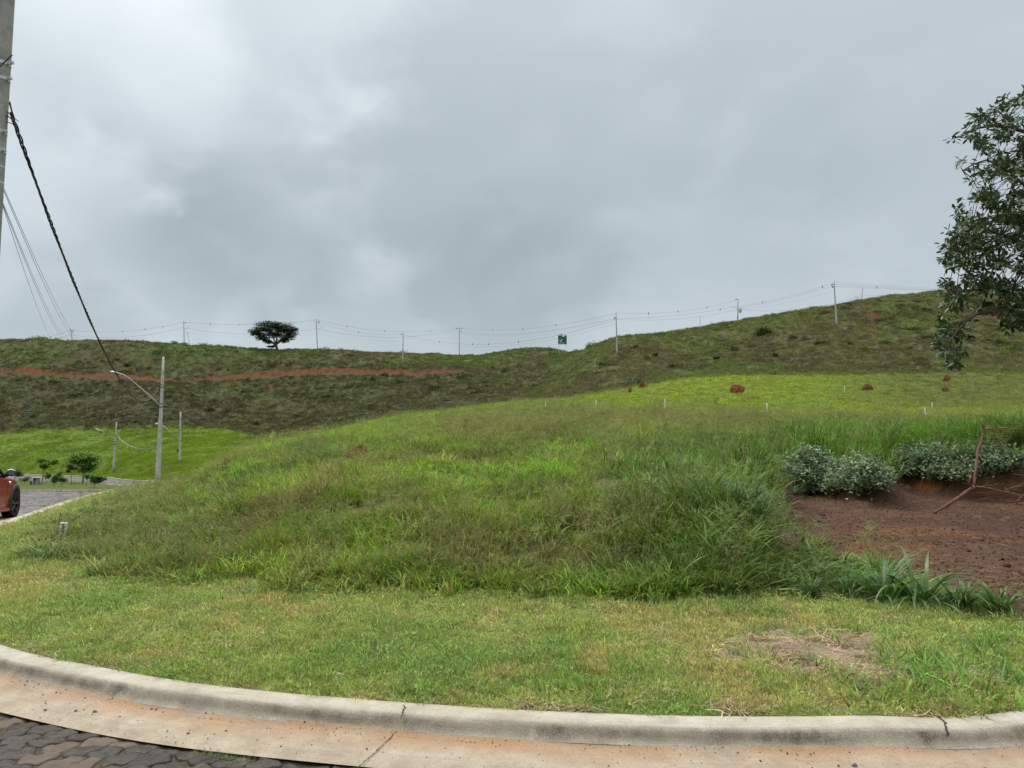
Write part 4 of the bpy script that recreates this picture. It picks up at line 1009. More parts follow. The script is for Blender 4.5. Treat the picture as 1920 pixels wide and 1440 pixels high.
    def straw(seed):
        g = np.random.default_rng(seed); V = []; Q = []
        for i in range(10):
            a = g.random() * 6.283; L_ = g.uniform(.04, .16); w = g.uniform(.0012, .003); c = g.uniform(-.08, .08, 2); b = g.normal() * .03
            d = np.array([math.cos(a), math.sin(a)]); s = np.array([-d[1], d[0]]) * w; o = len(V)
            for t, bb in ((-.5, 0), (0, b), (.5, 0)):
                p = c + d * L_ * t + s / w * bb; z = .012 + g.random() * .02
                V.append((p[0] - s[0], p[1] - s[1], z)); V.append((p[0] + s[0], p[1] + s[1], z))
            Q += [(o, o + 1, o + 3, o + 2), (o + 2, o + 3, o + 5, o + 4)]
        return V, Q, []
    M_straw = leaf_mat("dry_straw", attr='tint', rough=.8, transl=.1, var=.35, spec=.1)
    srct = [source("straw_%d" % k, straw(600 + k), M_straw) for k in range(4)]
    x, y = sample(int(16000 * DENS), 3.7, 17, 1.5)
    d = -lk(DRL, x, y); st = lk(ZN['straw'], x, y); br = lk(ZN['bare'], x, y); n3 = fbm(x, y, .6, 3, 94); r = RNG.random(len(x))
    keep = (d > .03) & ((r < st * 1.0) | ((br > .5) & (r < .55 + .4 * (y < 9) * (n3 > 0))) | ((d < 3) & (r < .03 + .10 * (n3 > .35))) | ((d < .12) & (r < .35) & (n3 > 0)))
    x, y = x[keep], y[keep]; brk = lk(ZN['bare'], x, y)[:, None] > .5
    t = np.where(brk, np.array((.24, .155, .095)), np.array((.40, .29, .18)))
    place("dry_straw", "dry straw and clippings lying on lawn and bare soil", x, y, RNG.uniform(.5, 1.2, len(x)) * np.where(brk[:, 0], .5, 1.0), jitter_col(t, .25), srct, tilt=.06)
    # --- crumbs of soil in the hollow
    srcd = [source("crumb_%d" % k, (lambda m: (m.v, [f for f in m.f], []))(MB().blob((0, 0, .004), (.018, .014, .010), 700 + k, .3, 7, 4)), M_clod) for k in range(3)]
    x, y = sample(int(22000 * DENS), 5.5, 18, 1.2, .3, .92)
    k_ = (lk(ZN['bare'], x, y) > .5); x, y = x[k_], y[k_]
    place("soil_crumbs", "crumbs of brown earth on the bare hollow", x, y, np.exp(RNG.normal(-.95, .5, len(x))), jitter_col(np.tile(np.array((.095, .054, .034)), (len(x), 1)), .3), srcd, tilt=.8)
    # --- grit on the gutter, weeds in its outer joint
    tv = np.gradient(KP2, axis=0); tv /= np.linalg.norm(tv, axis=1)[:, None]; nv = np.stack([-tv[:, 1], tv[:, 0]], 1)
    vis = np.where((KP2[:, 1] < 9) & (KP2[:, 0] > -7) & (KP2[:, 0] < 6))[0]
    k = RNG.choice(vis, 1700); off = np.where(RNG.random(1700) < .40, RNG.uniform(.20, .26, 1700), RNG.uniform(.20, .51, 1700)); q = KP2[k] + nv[k] * off[:, None]
    zz = np.interp(off, [.19, .212, .25, .32, .40, .515], [.067, .060, .052, .044, .039, .034])
    pos = np.concatenate([q, zz[:, None]], 1); sg = np.exp(RNG.normal(-2.15, .5, len(k)))
    scatter_object("gutter_grit", "fine grit and crumbs lying in the concrete gutter", pos, RNG.normal(0, 1, (len(k), 3)), np.stack([sg] * 3, 1), jitter_col(np.tile(np.array((.16, .12, .085)), (len(k), 1)), .45), RNG.integers(0, 3, len(k)), srcd)
    k = RNG.choice(vis, 900); nz_ = fbm(KP2[k][:, 0] * 1.0, KP2[k][:, 1], .5, 2, 99); kk = k[(nz_ > .22)]; inner = RNG.random(len(kk)) < .0
    q = KP2[kk] + nv[kk] * (.535 + RNG.uniform(0, .03, len(kk)))[:, None]
    scatter_object("joint_weeds", "tiny weeds growing in the joint between gutter and cobbles", np.concatenate([q, np.full((len(kk), 1), .004)], 1), RNG.normal(0, .2, (len(kk), 3)) + np.array([0, 0, 1.]) * RNG.random((len(kk), 1)) * 6, np.full((len(kk), 3), .55), jitter_col(np.tile(np.array((.14, .20, .06)), (len(kk), 1)), .3), RNG.integers(0, 4, len(kk)), srcl)
    # --- valley field
    srcf = [source("field_tuft_%d" % k, blades(34, .32, .30, .022, .25, .7, 800 + k), M_grass) for k in range(3)]
    x, y = sample(int(30000 * DENS), 62, 156, 1.2, -.86, -.28)
    keep = (lk(ZN['field'], x, y) > .4) & (lk(DRL, x, y) < -.6) & (lk(DI, x, y) < 0)
    x, y = x[keep], y[keep]; n3 = fbm(x, y, 5, 3, 95)
    place("field_grass", "bright green grass of the valley field", x, y, RNG.uniform(.8, 1.5, len(x)), jitter_col(lk(TINT, x, y), .09), srcf, tilt=.1, zs=RNG.uniform(.6, 1.1, len(x)) * np.clip(1 + n3, .5, 1.8))
    # --- hill grass and scrub
    srch = [source("hill_tuft_%d" % k, blades(40, .50, .50, .036, .35, .9, 900 + k, droop=.4), M_grass) for k in range(4)]
    x, y = sample(int(95000 * DENS), 108, 262, .9, -.86, .92)
    keep = (lk(ZN['hill'], x, y) > .4) & (lk(ZN['bare'], x, y) < .4)
    x, y = x[keep], y[keep]; n3 = fbm(x, y, 7, 3, 96)
    place("hill_grass", "coarse olive and brown grass covering the hillside", x, y, RNG.uniform(.8, 1.4, len(x)), jitter_col(lk(TINT, x, y), .13), srch, tilt=.2, zs=RNG.uniform(.5, 1.15, len(x)) * np.clip(1 + .8 * n3, .4, 1.7))
    srck = [source("scrub_%d" % k, leaf_clump(150, .9, .85, .26, .15, 950 + k), M_scrub) for k in range(4)]
    x, y = sample(int(15000 * DENS), 112, 250, .8, -.86, .92)
    n3 = fbm(x, y, 13, 3, 97); n4 = fbm(x, y, 3, 2, 98); py = lk(ZN['py'], x, y); px = lk(ZN['px'], x, y)
    up, lo = red_band(px); below = smooth(py, lo, lo + 3) * (1 - smooth(py, lo + 6, lo + 14)) * (px < 900)
    above = smooth(py, up - 7, up - 3) * (1 - smooth(py, up - 1.5, up)) * (px < 900)
    keep = (lk(ZN['hill'], x, y) > .5) & (lk(ZN['bare'], x, y) < .3) & (RNG.random(len(x)) < .10 + .9 * (n3 > .12) * (n4 > -.15) + .6 * below + .5 * above)
    x, y = x[keep], y[keep]
    s = np.exp(RNG.normal(-.55, .4, len(x)))
    t = lk(TINT, x, y) * RNG.uniform(.7, 1.3, (len(x), 1)) * np.array([.88, .98, .85])
    t = np.where(RNG.random((len(x), 1)) < .10, t * 1.7 + .012, t); t = np.where(RNG.random((len(x), 1)) < .12, t * np.array((1.0, 1.5, .6)), t)
    place("hill_scrub", "low scrub scattered over the hillside", x, y, s, jitter_col(t, .18), srck, tilt=.15, zs=s * RNG.uniform(.6, 1.0, len(x)))
M_clod = leaf_mat("soil_crumb", attr='tint', rough=.95, transl=0.0, var=.3, spec=.05, hue=.006)
DENS = 1.0
grass_all()
# ------------------------------------------------------------------ poles, lamps and wires
M_conc = mat("pole_concrete", (.44, .43, .395), .85, .2, var=.22, vscale=3.5, bump=.4, bscale=40)
M_concd = mat("pole_concrete_grey", (.30, .285, .255), .85, .2, var=.25, vscale=4, bump=.5, bscale=50)
M_steel = mat("galvanised_steel", (.50, .52, .54), .45, .5, metal=.5, var=.1, vscale=9)
M_dsteel = mat("dark_steel", (.10, .11, .13), .5, .4, metal=.4)
M_wire = mat("black_insulation", (.022, .022, .024), .5, .4)
M_wireg = mat("aluminium_wire", (.16, .17, .19), .5, .4, metal=.3)
M_black = mat("black_plastic", (.02, .02, .022), .5, .4)
M_white = mat("white_paint", (.80, .80, .78), .6, .3, var=.06, vscale=20)
M_paint_black = mat("black_paint", (.015, .017, .02), .7, .2)

def text_mesh(o):
    """turn a text object into a plain mesh object of the same name and place"""
    bpy.context.view_layer.update(); me = bpy.data.meshes.new_from_object(o.evaluated_get(bpy.context.evaluated_depsgraph_get()))
    nm, par, lc, rt_ = o.name, o.parent, o.location.copy(), o.rotation_euler.copy(); cu = o.data; bpy.data.objects.remove(o); bpy.data.curves.remove(cu)
    n = bpy.data.objects.new(nm, me); COL.objects.link(n); n.parent = par; n.location = lc; n.rotation_euler = rt_
    if not me.materials: me.materials.append(M_paint_black)
    return n
def pole(label, base, top, r0, r1, cat="pole", group=None, name="utility_pole", m=M_conc, n=14, oct_=False):
    e = empty(name, base, label, cat, group)
    b = Vector((0, 0, -.3)); t = top - base
    k = 8; mb = MB(); mb.tube([b + (t - b) * i / k for i in range(k + 1)], [r0 + (r1 - r0) * i / k for i in range(k + 1)], n)
    mb.build("shaft", m, e, smooth_=True)
    e['_t'] = 0; del e['_t']
    return e, t
def along(t, f): return t * f
def band(parent, t, f, r, h=.05, m=None, lug=0.0, lugdir=None, name="band"):
    mb = MB(); c = t * f; ax = t.normalized(); n = 16
    mb.tube([c - ax * h / 2, c + ax * h / 2], [r, r], n)
    if lug:
        d = Vector(lugdir).normalized(); mb.box(c + d * (r + lug / 2), (lug, .03, h * .8), rot=Matrix.Rotation(math.atan2(d.y, d.x), 3, 'Z'))
        mb.tube([c + d * (r + lug * .8) - Vector((0, 0, h * .9)).cross(d).normalized() * .03, c + d * (r + lug * .8) + Vector((0, 0, h * .9)).cross(d).normalized() * .03], .012, 6)
    return mb.build(name, m or M_steel, parent)
def lamp(parent, base, Yp, pix, tip, r=.035, headlen=.55, hm=None):
    """curved lamp arm through picture points of the depth Yp, head at the end"""
    P = [at(px, py, yy) - base for px, py, yy in pix]
    pts = [Vector(p) for p in catmull(P, .3)]
    MB().tube(pts, [r * (1 - .35 * i / len(pts)) for i in range(len(pts))], 8).build("lamp_arm", M_steel, parent, smooth_=True)
    a = pts[-1]; d = (at(*tip) - base - a).normalized(); R = d.to_track_quat('X', 'Z').to_matrix()
    mb = MB(); L_ = headlen
    for k, (s, w, h) in enumerate(((0, .07, .05), (.12, .11, .07), (.35, .15, .085), (.75, .15, .06), (1.0, .06, .03))): pass
    V = []; Fc = []
    prof = ((-.05, .05, .05), (.12, .10, .075), (.35, .15, .085), (.75, .15, .065), (1.0, .07, .03))
    for s, w, h in prof:
        for j in range(8):
            an = 2 * math.pi * j / 8 + .39; V.append(a + R @ Vector((s * L_, math.cos(an) * w, math.sin(an) * h)))
    for i in range(4):
        for j in range(8): Fc.append((i * 8 + j, i * 8 + (j + 1) % 8, (i + 1) * 8 + (j + 1) % 8, (i + 1) * 8 + j))
    Fc.append(tuple(range(7, -1, -1))); Fc.append(tuple(range(32, 40)))
    mb.add(V, Fc); mb.build("lamp_head", hm or M_steel, parent)
def wire(label, P0, P1, mid=None, sag=None, r=.03, group=None, m=None, spacers=(), name="power_wire", n=30, t0=0., t1=1., ssize=.32):
    """hanging wire; mid = (t, pixel row) fixes the sag where the photo shows it"""
    P0 = Vector(P0); P1 = Vector(P1)
    if sag is None:
        t, py = mid; p = P0.lerp(P1, t); zt = H0 + (p.y * ((720 - py) / F * CP + SP)) / (CP - (720 - py) / F * SP); sag = max(0.0, (p.z - zt) / (4 * t * (1 - t)))
    pts = []
    for i in range(n + 1):
        t = t0 + (t1 - t0) * i / n; p = P0.lerp(P1, t); p.z -= 4 * sag * t * (1 - t); pts.append(p)
    o = MB().tube([p - pts[0] for p in pts], r, 4).build(name, m or M_wireg, loc=pts[0])
    tag(o, label, "wire", group)
    for t in spacers:
        p = P0.lerp(P1, t); p.z -= 4 * sag * t * (1 - t)
        mb = MB(); s = ssize; mb.tube([Vector((0, 0, s)), Vector((0, 0, -s))], .05, 5); mb.tube([Vector((-s * .45, 0, s * .25)), Vector((s * .45, 0, -s * .25))], .035, 4); mb.tube([Vector((-s * .4, 0, -s * .4)), Vector((s * .4, 0, s * .05))], .03, 4)
        mb.build("spacer", M_dsteel, o, loc=p - pts[0])
    return o

# --- near pole at the left edge
def near_pole():
    Yb = 10.0
    top = at(7, -380, Yb + .05); c0 = at(-43, 1000, Yb)
    base = Vector((c0.x, Yb, gz(c0.x, Yb)))
    # the axis: centre lies half a width left of the visible right edge
    pA = at(27 - 15.5, 0, Yb); pB = at(0 - 18.5, 430, Yb)
    d = (pA - pB) / (pA.z - pB.z)
    base = pB + d * (gz(pB.x, Yb) - pB.z); base.z = gz(base.x, base.y)
    top = pA + d * (9.4 - pA.z)
    e, t = pole("tall grey round concrete power pole at the left edge, with clamps and a painted numeral", base, top, .168, .095, "power pole", name="power_pole", m=M_concd, n=24)
    L_ = t.z
    def at_row(py):      # fraction of the shaft where the axis crosses the picture row
        best = min(range(400), key=lambda i: abs(proj(*(base + t * (i / 400)))[1] - py)); return best / 400
    rad = lambda f: .168 + (.095 - .168) * f
    ld = Vector((1, -.25, 0))
    for py, lug, h, nm in ((122, .09, .05, "clamp"), (148, .07, .05, "clamp"), (247, .035, .055, "band"), (283, .035, .055, "band")):
        f = at_row(py); band(e, t, f, rad(f) + .006, h, M_steel, lug, ld, nm)
    for py in (112, 140):
        f = at_row(py); c = t * f + Vector((.02, -rad(f) - .02, 0)); MB().tube([c, c + Vector((0, -.06, 0))], [.028, .028], 8).build("bolt", M_dsteel, e)
    for py in (312, 343):
        f = at_row(py); band(e, t, f, rad(f) + .003, .012, M_white, name="wire_band")
    f = at_row(118); MB().tube([at(-4, 128, Yb - .16) - base, at(23, 103, Yb - .14) - base], .009, 6).build("rod", M_black, e)
    # painted numeral on the round face
    f = at_row(85); cu = bpy.data.curves.new("numeral", 'FONT'); cu.body = "7"; cu.size = .17; cu.extrude = .001; cu.align_x = 'CENTER'; cu.align_y = 'CENTER'
    cu.materials.append(M_paint_black); o = bpy.data.objects.new("painted_numeral", cu); COL.objects.link(o); o.parent = e; o.rotation_euler = (math.pi / 2, 0, math.radians(-32))
    p = at(-1, 86, Yb) - base; o.location = Vector((p.x, p.y - rad(f) * .93, p.z))
    text_mesh(o)
    return e, base, t
NP, NPB, NPT = near_pole()

# --- three street poles with lamps down the road
B51 = at(300, 905, 51.0); B51.z = gz(B51.x, 51.0)
def street_pole(label, pxb, Y, top, r0, r1, dz=0):
    base = ground_at(pxb, Y); e, t = pole(label, base, at(top[0], top[1], Y), r0, r1, "street lamp", "street lamp poles along the valley road", name="street_lamp", m=M_conc)
    return e, base, t
eB, bB, tB = street_pole("tallest nearest white concrete lamp pole beside the road, long curved arm to the left", 300, 51.0, (306.5, 669), .20, .075)
lamp(eB, bB, 51, [(300, 760, 50.8), (285, 746, 50.2), (262, 726, 49.5), (243, 710, 49.0), (230, 702, 48.7), (219, 699, 48.6)], (208, 697, 48.4), .045, .42)
def fr(base, t, py):
    return min(range(300), key=lambda i: abs(proj(*(base + t * (i / 300)))[1] - py)) / 300
for py in (722, 727, 757, 763):
    f = fr(bB, tB, py); band(eB, tB, f, .20 + (.075 - .20) * f + .02, .06, M_dsteel, .10, (-1, -.2, 0))
f = fr(bB, tB, 774); band(eB, tB, f, .125, .10, M_black, .10, (-1, -.2, 0), "clamp")
f = fr(bB, tB, 794); MB().box(tB * f + Vector((-.22, -.05, 0)), (.22, .10, .09), bev=.02).build("bracket", M_white, eB)
MB().tube([tB * fr(bB, tB, a) + Vector((-.155, -.05, 0)) for a in (727, 740, 755, 770, 790)], .018, 5).build("down_cable", M_black, eB)
eC, bC, tC = street_pole("slim white lamp pole right of the tallest one, black box on its shaft", 340, 97.0, (338.5, 772), .19, .085)
lamp(eC, bC, 97, [(338, 827, 96.6), (328, 818, 95.5), (318, 809, 94.5), (310, 802, 94.0)], (298, 794, 93.6), .075, .9)
f = fr(bC, tC, 845); MB().box(tC * f + Vector((-.26, -.05, 0)), (.2, .2, .42), bev=.03).build("control_box", M_black, eC)
for py in (806, 826): f = fr(bC, tC, py); band(eC, tC, f, .19 + (.085 - .19) * f + .02, .12, M_dsteel)
eD, bD, tD = street_pole("slim white lamp pole on the far verge at the left, thin arm to the left", 217, 112.0, (218.5, 791), .20, .085)
lamp(eD, bD, 112, [(216, 822, 111.5), (206, 819, 110.5), (196, 811, 109.5), (188, 806, 109)], (182, 805, 108.7), .06, .7)
for py in (819, 828, 833): f = fr(bD, tD, py); band(eD, tD, f, .20 + (.085 - .20) * f + .02, .12, M_dsteel)

# --- twisted supply cable from the near pole to the first street pole
def twisted_cable():
    tgt = [(22, 225), (30, 245), (62, 335), (100, 440), (140, 535), (185, 640), (210, 693), (245, 733), (270, 747), (290, 739)]
    best = None
    P1 = at(297, 726, 50.9)
    for Yq in (10.0,):
        P0 = at(21, 212, Yq)
        for ysh in np.linspace(0, 2.5, 11):          # the lowest point lies past the middle: parabola with skew
            for S in np.linspace(.5, 5, 91):
                err = 0
                pts = []
                for i in range(161):
                    t = i / 160; p = P0.lerp(P1, t); p.z -= 4 * S * t * (1 - t) * (1 + ysh * (t - .5)); pts.append(proj(*p))
                pts = np.array(pts)
                for q in tgt: err += np.min(np.hypot(*(pts - np.array(q)).T)) ** 2
                if best is None or err < best[0]: best = (err, S, ysh, P0)
    err, S, ysh, P0 = best
    print("cable fit", err, S, ysh)
    n = 900
    ctr = []
    for i in range(n + 1):
        t = (i / n) ** 1.5; p = P0.lerp(P1, t); p.z -= 4 * S * t * (1 - t) * (1 + ysh * (t - .5)); ctr.append(p)
    Ls = np.concatenate([[0], np.cumsum([(ctr[i + 1] - ctr[i]).length for i in range(n)])])
    mb = MB()
    for k in range(3):
        P = []
        for i, p in enumerate(ctr):
            tg = (ctr[min(i + 1, n)] - ctr[max(i - 1, 0)]).normalized(); s = tg.cross(Vector((0, 0, 1))).normalized(); u = s.cross(tg)
            a = Ls[i] * 2 * math.pi / .9 + k * 2.094; q = .016 * (1 + .35 * math.sin(Ls[i] * 2.3)); P.append(p + (s * math.cos(a) + u * math.sin(a)) * q - P0)
        mb.tube(P, .0115, 5)
    mb.tube([p - P0 for p in ctr[::3]], .007, 4)
    o = mb.build("twisted_cable", M_wire, loc=P0, smooth_=True)
    tag(o, "thick black twisted cable sagging from the near pole to the tall lamp pole", "cable")
    # its loose ends at the clamp
    mb = MB(); a = P0
    for (px, py, dy) in ((17, 192, .0), (19, 190, -.03), (13, 208, .02), (13, 216, 0), (12, 229, .03)):
        q = at(px, py, 10.0 + dy); mid = a.lerp(q, .5) + Vector((0, 0, .02)); e_ = at(33, 246, 10.05)
        mb.tube([Vector(v) - P0 for v in catmull([q, mid if py < 200 else at(24, (py + 236) / 2, 10.0), e_], .05)], .008 if py < 228 else .006, 5)
    mb.tube([at(28, 222, 9.98) - P0, at(35, 228, 9.98) - P0], .006, 4)
    mb.build("loose_end", mat("cable_end", (.05, .035, .03), .6), o)
twisted_cable()

# --- poles along the ridge
RG = "concrete poles of the power line along the hill"
def ridge_pole(label, pxb, Y, top, r0=.17, r1=.10, arms=(), m=M_conc, pyb=None):
    base = hit(pxb, pyb) if pyb else ground_at(pxb, Y)
    Yb = base.y
    e, t = pole(label, base, at(top[0], top[1], Yb), r0, r1, "power pole", RG, name="power_pole", m=m, n=8)
    for (f, dx, dz, nm) in arms:
        mb = MB(); c = t * f
        mb.tube([c, c + Vector((dx, -.1, dz))], .05, 5)
        if nm == "insulator_bracket": mb.box(c + Vector((dx, -.1, dz)), (.22, .22, .3), bev=.05)
        mb.build(nm, M_dsteel if nm == "insulator_bracket" else M_steel, e)
    return e, base, t
IB = "insulator_bracket"; LA = "lamp_arm"
pE = ridge_pole("leaning concrete pole on the skyline above the left end of the red track", 129.5, 217, (132, 614.5), arms=((.80, .9, .05, IB), (.68, .6, .05, IB)))
pF = ridge_pole("leaning skyline pole left of the bush and the single tree", 341, 216.5, (344.5, 600.5), arms=((.9, .7, 0, IB), (.62, 1.9, 1.3, LA)))
pG = ridge_pole("upright skyline pole just right of the single spreading tree", 593, 215, (592.5, 597), arms=((.91, .9, 0, IB), (.86, .9, 0, IB), (.60, 1.7, 1.4, LA)))
pH = ridge_pole("pole standing on the slope above the red track, near its thin end", 755, 206, (756, 623), arms=((.93, -.5, 0, IB),), pyb=680)
pI = ridge_pole("skyline pole with a small crossarm in the saddle of the ridge", 861, 236, (861, 612), arms=((.92, .9, .1, IB), (.92, -.9, .1, IB), (.83, .6, 0, IB)))
pJ = ridge_pole("pole right of the green billboard, planted low on the brown slope", 1157, 148, (1155, 585), .17, .10, arms=((.86, -.35, 0, IB),), pyb=665.5)
pK = ridge_pole("skyline pole carrying a pale transformer drum", 1387, 187, (1384, 560), .17, .11, arms=((.97, -.6, 0, IB), (.58, -1.3, .5, LA)))
def trafo():
    e, b, t = pK; c = t * .5 + Vector((.62, 0, 0)); mb = MB()
    mb.tube([c - Vector((0, 0, .5)), c - Vector((0, 0, .42)), c + Vector((0, 0, .42)), c + Vector((0, 0, .5))], [.30, .36, .36, .28], 12)
    for k in (-.16, .0, .16): mb.tube([c + Vector((k, 0, .5)), c + Vector((k * 1.4, 0, .85))], .05, 5)
    mb.tube([c + Vector((.36, 0, .2)), c + Vector((.75, 0, .9)), c + Vector((.95, 0, .9))], .04, 5)
    mb.build("transformer", mat("transformer_paint", (.42, .44, .45), .5), e)
    MB().box(t * .22 + Vector((.0, -.18, 0)), (.28, .2, .4), bev=.03).build("meter_box", M_dsteel, e)
trafo()
pL = ridge_pole("tall pole on the right slope with two black clamps near its top", 1569, 152, (1563.5, 525.5), .20, .115, arms=((.91, -.55, -.12, IB), (.86, -.45, -.1, IB)), pyb=612)
pM = ridge_pole("short lamp pole on the skyline beside the tallest slope pole", 1621, 184, (1617.5, 538), .15, .09, arms=((.40, -1.8, 1.2, LA),))
pN = ridge_pole("thin bare pole stub on the skyline left of the transformer pole", 1314, 196, (1313.5, 594), .09, .07)
pO = ridge_pole("pale pole half hidden behind the hanging tree branches", 1884, 166, (1882, 568), .2, .14, m=M_white)
# antenna mast beside the second pole
b = ground_at(352, 222); e = empty("antenna_mast", b, "thin dark mast standing just behind the leaning skyline pole", "mast")
t = at(351.5, 622, 222) - b
MB().tube([Vector((0, 0, -.3)), t], [.10, .05], 5).build("mast", M_steel, e)
for k, w in ((.98, .25), (.86, .5), (.72, .45)): MB().tube([t * k + Vector((-w, 0, 0)), t * k + Vector((w, 0, 0))], .05, 4).build("antenna", M_steel, e)

WG = "thin wires strung between the ridge poles"
def W(label, a, b, mid, r=.026, sp=(), m=None):
    """a, b = (px, py, pole) or (px, py, depth)"""
    def pt(q):
        Y = q[2][1].y if isinstance(q[2], tuple) else q[2]
        return at(q[0], q[1], Y)
    A, B_ = pt(a), pt(b)
    t = mid[0]; p = A.lerp(B_, t)
    wire(label, A, B_, mid=(t, mid[1]), r=r, group=WG, spacers=sp, m=m)
W("faint wire with one spacer running off left from the leftmost skyline pole", (132, 619, pE), (40, 646, 222), (.35, 630), sp=(.4,))
W("lower faint wire running off left from the leftmost skyline pole", (131, 627, pE), (60, 652, 222), (.4, 637), .018)
W("upper wire with spacers between the leftmost and second skyline poles", (134, 619.5, pE), (343.5, 604.5, pF), (.45, 621.5), sp=(.46, .66, .82))
W("lower sagging wire between the leftmost and second skyline poles", (133, 628, pE), (343, 614, pF), (.45, 632.5), .022)
W("upper wire with spacers passing behind the single tree", (345.5, 604, pF), (592, 600, pG), (.5, 608.5), sp=(.20, .42, .78))
W("lower wire passing behind the single tree", (345, 614.5, pF), (592, 616, pG), (.5, 626.5), .028)
W("thin third wire passing behind the single tree", (345, 623, pF), (592, 626, pG), (.5, 632), .012)
W("upper wire falling right from the pole beside the single tree", (593.5, 598.5, pG), (755.5, 622, pH), (.45, 614), sp=(.37, .8))
W("second wire falling right from the pole beside the single tree", (593.5, 601.5, pG), (755, 626, pH), (.5, 623), .02, sp=(.5,))
W("lower dark wire from the pole beside the single tree to the saddle pole", (593.5, 616, pG), (860.5, 616.5, pI), (.5, 632.5), .03)
W("lowest faint wire from the pole beside the single tree to the slope pole", (593.5, 626, pG), (755, 640, pH), (.5, 636), .012)
W("upper wire from the track pole to the saddle pole", (756.5, 622, pH), (860, 613, pI), (.5, 620.5), .022, sp=(.45,))
W("upper wire from the saddle pole to the billboard side pole", (862, 614.5, pI), (1154.5, 588, pJ), (.45, 618), .022, sp=(.3, .52, .72))
W("middle wire from the saddle pole to the billboard side pole", (862, 624, pI), (1154.5, 597, pJ), (.45, 627), .026)
W("low wire with dark spacers from the track pole across to the billboard side pole", (756.5, 627, pH), (1154.5, 599, pJ), (.5, 645), .022, sp=(.22, .40, .48, .62, .80))
W("lowest faint wire from the track pole to the billboard side pole", (756.5, 632, pH), (1154.5, 606, pJ), (.5, 650), .012)
W("upper wire from the billboard side pole to the transformer pole", (1156, 587, pJ), (1382.5, 562, pK), (.5, 583), .02, sp=(.22, .45, .7))
W("second wire with a spacer from the billboard side pole to the transformer pole", (1156, 597.5, pJ), (1384, 573, pK), (.5, 590), .022, sp=(.82,))
W("third wire from the billboard side pole to the transformer pole", (1156, 599, pJ), (1382, 580, pK), (.5, 597), .02)
W("upper wire from the transformer pole up to the tall slope pole", (1388, 574, pK), (1563, 531, pL), (.5, 558.5), .02, sp=(.28, .9))
W("second wire from the transformer pole up to the tall slope pole", (1388, 577, pK), (1563, 535.5, pL), (.5, 562), .018)
W("faint third wire from the transformer pole up to the tall slope pole", (1390, 580, pK), (1563.5, 546, pL), (.5, 569), .012)
W("lower wire from the transformer pole to the skyline lamp pole", (1391, 581, pK), (1618, 553, pM), (.4, 581), .022)
W("upper wire from the tall slope pole off right behind the hanging branches", (1565, 529, pL), (1800, 541, 180), (.4, 537), .018)
W("second wire with a spacer from the tall slope pole off right", (1565, 533, pL), (1800, 543, 180), (.4, 540), .022, sp=(.3,))
W("third wire from the tall slope pole off right", (1565, 537, pL), (1800, 544, 180), (.4, 542), .018)
W("wire from the skyline lamp pole off right over the crest", (1619.5, 553, pM), (1790, 540, 182), (.5, 552), .02)
# overhead lines that cross the sky on the left
OG = "overhead wires coming in from the left over the road"
for k, (a, b_, mid) in enumerate((((2, 385), (163, 640), (.3, 455)), ((3, 392), (155, 638), (.3, 463)), ((1, 414), (133, 628), (.3, 480)), ((1, 418), (130, 632), (.3, 484)), ((0, 430), (106, 640), (.3, 490)))):
    A = at(a[0] - 60, a[1] - 140 + 10 * 0, 22); A2 = at(a[0], a[1], 30); Bp = at(b_[0], b_[1], 215)
    lab = ("rightmost of the thin overhead wires at the left edge", "second from the right of the thin overhead wires", "upper wire of the middle overhead pair", "lower wire of the middle overhead pair", "leftmost thin overhead wire crossing the red track")[k]
    # straight in the picture between two rows, slightly sagging in space
    wire(lab, A2 + (A2 - Bp).normalized() * 22 + Vector((0, 0, 2.2)), Bp, sag=3.2 if k != 4 else 2.4, r=.013, group=OG, name="overhead_wire", m=M_dsteel, n=60)
# short drooping wires of the street poles
wire("white drooping wire from the far verge lamp pole", at(222, 820, 112), at(300, 835, 84), mid=(.42, 838), r=.03, m=M_steel, name="drooping_wire")
wire("thin wire running left from the far verge lamp pole", at(215, 820, 112), at(-40, 822, 118), mid=(.5, 824.5), r=.016, m=M_wireg, name="drooping_wire")
wire("lower thin wire running left across the valley field", at(215, 836, 112), at(-40, 848, 116), mid=(.5, 847), r=.02, m=M_wireg, name="drooping_wire")
wire("dark looped wire beside the slim lamp pole", at(309, 802, 92), at(337, 806, 97), mid=(.55, 821), r=.025, m=M_wire, name="drooping_wire")

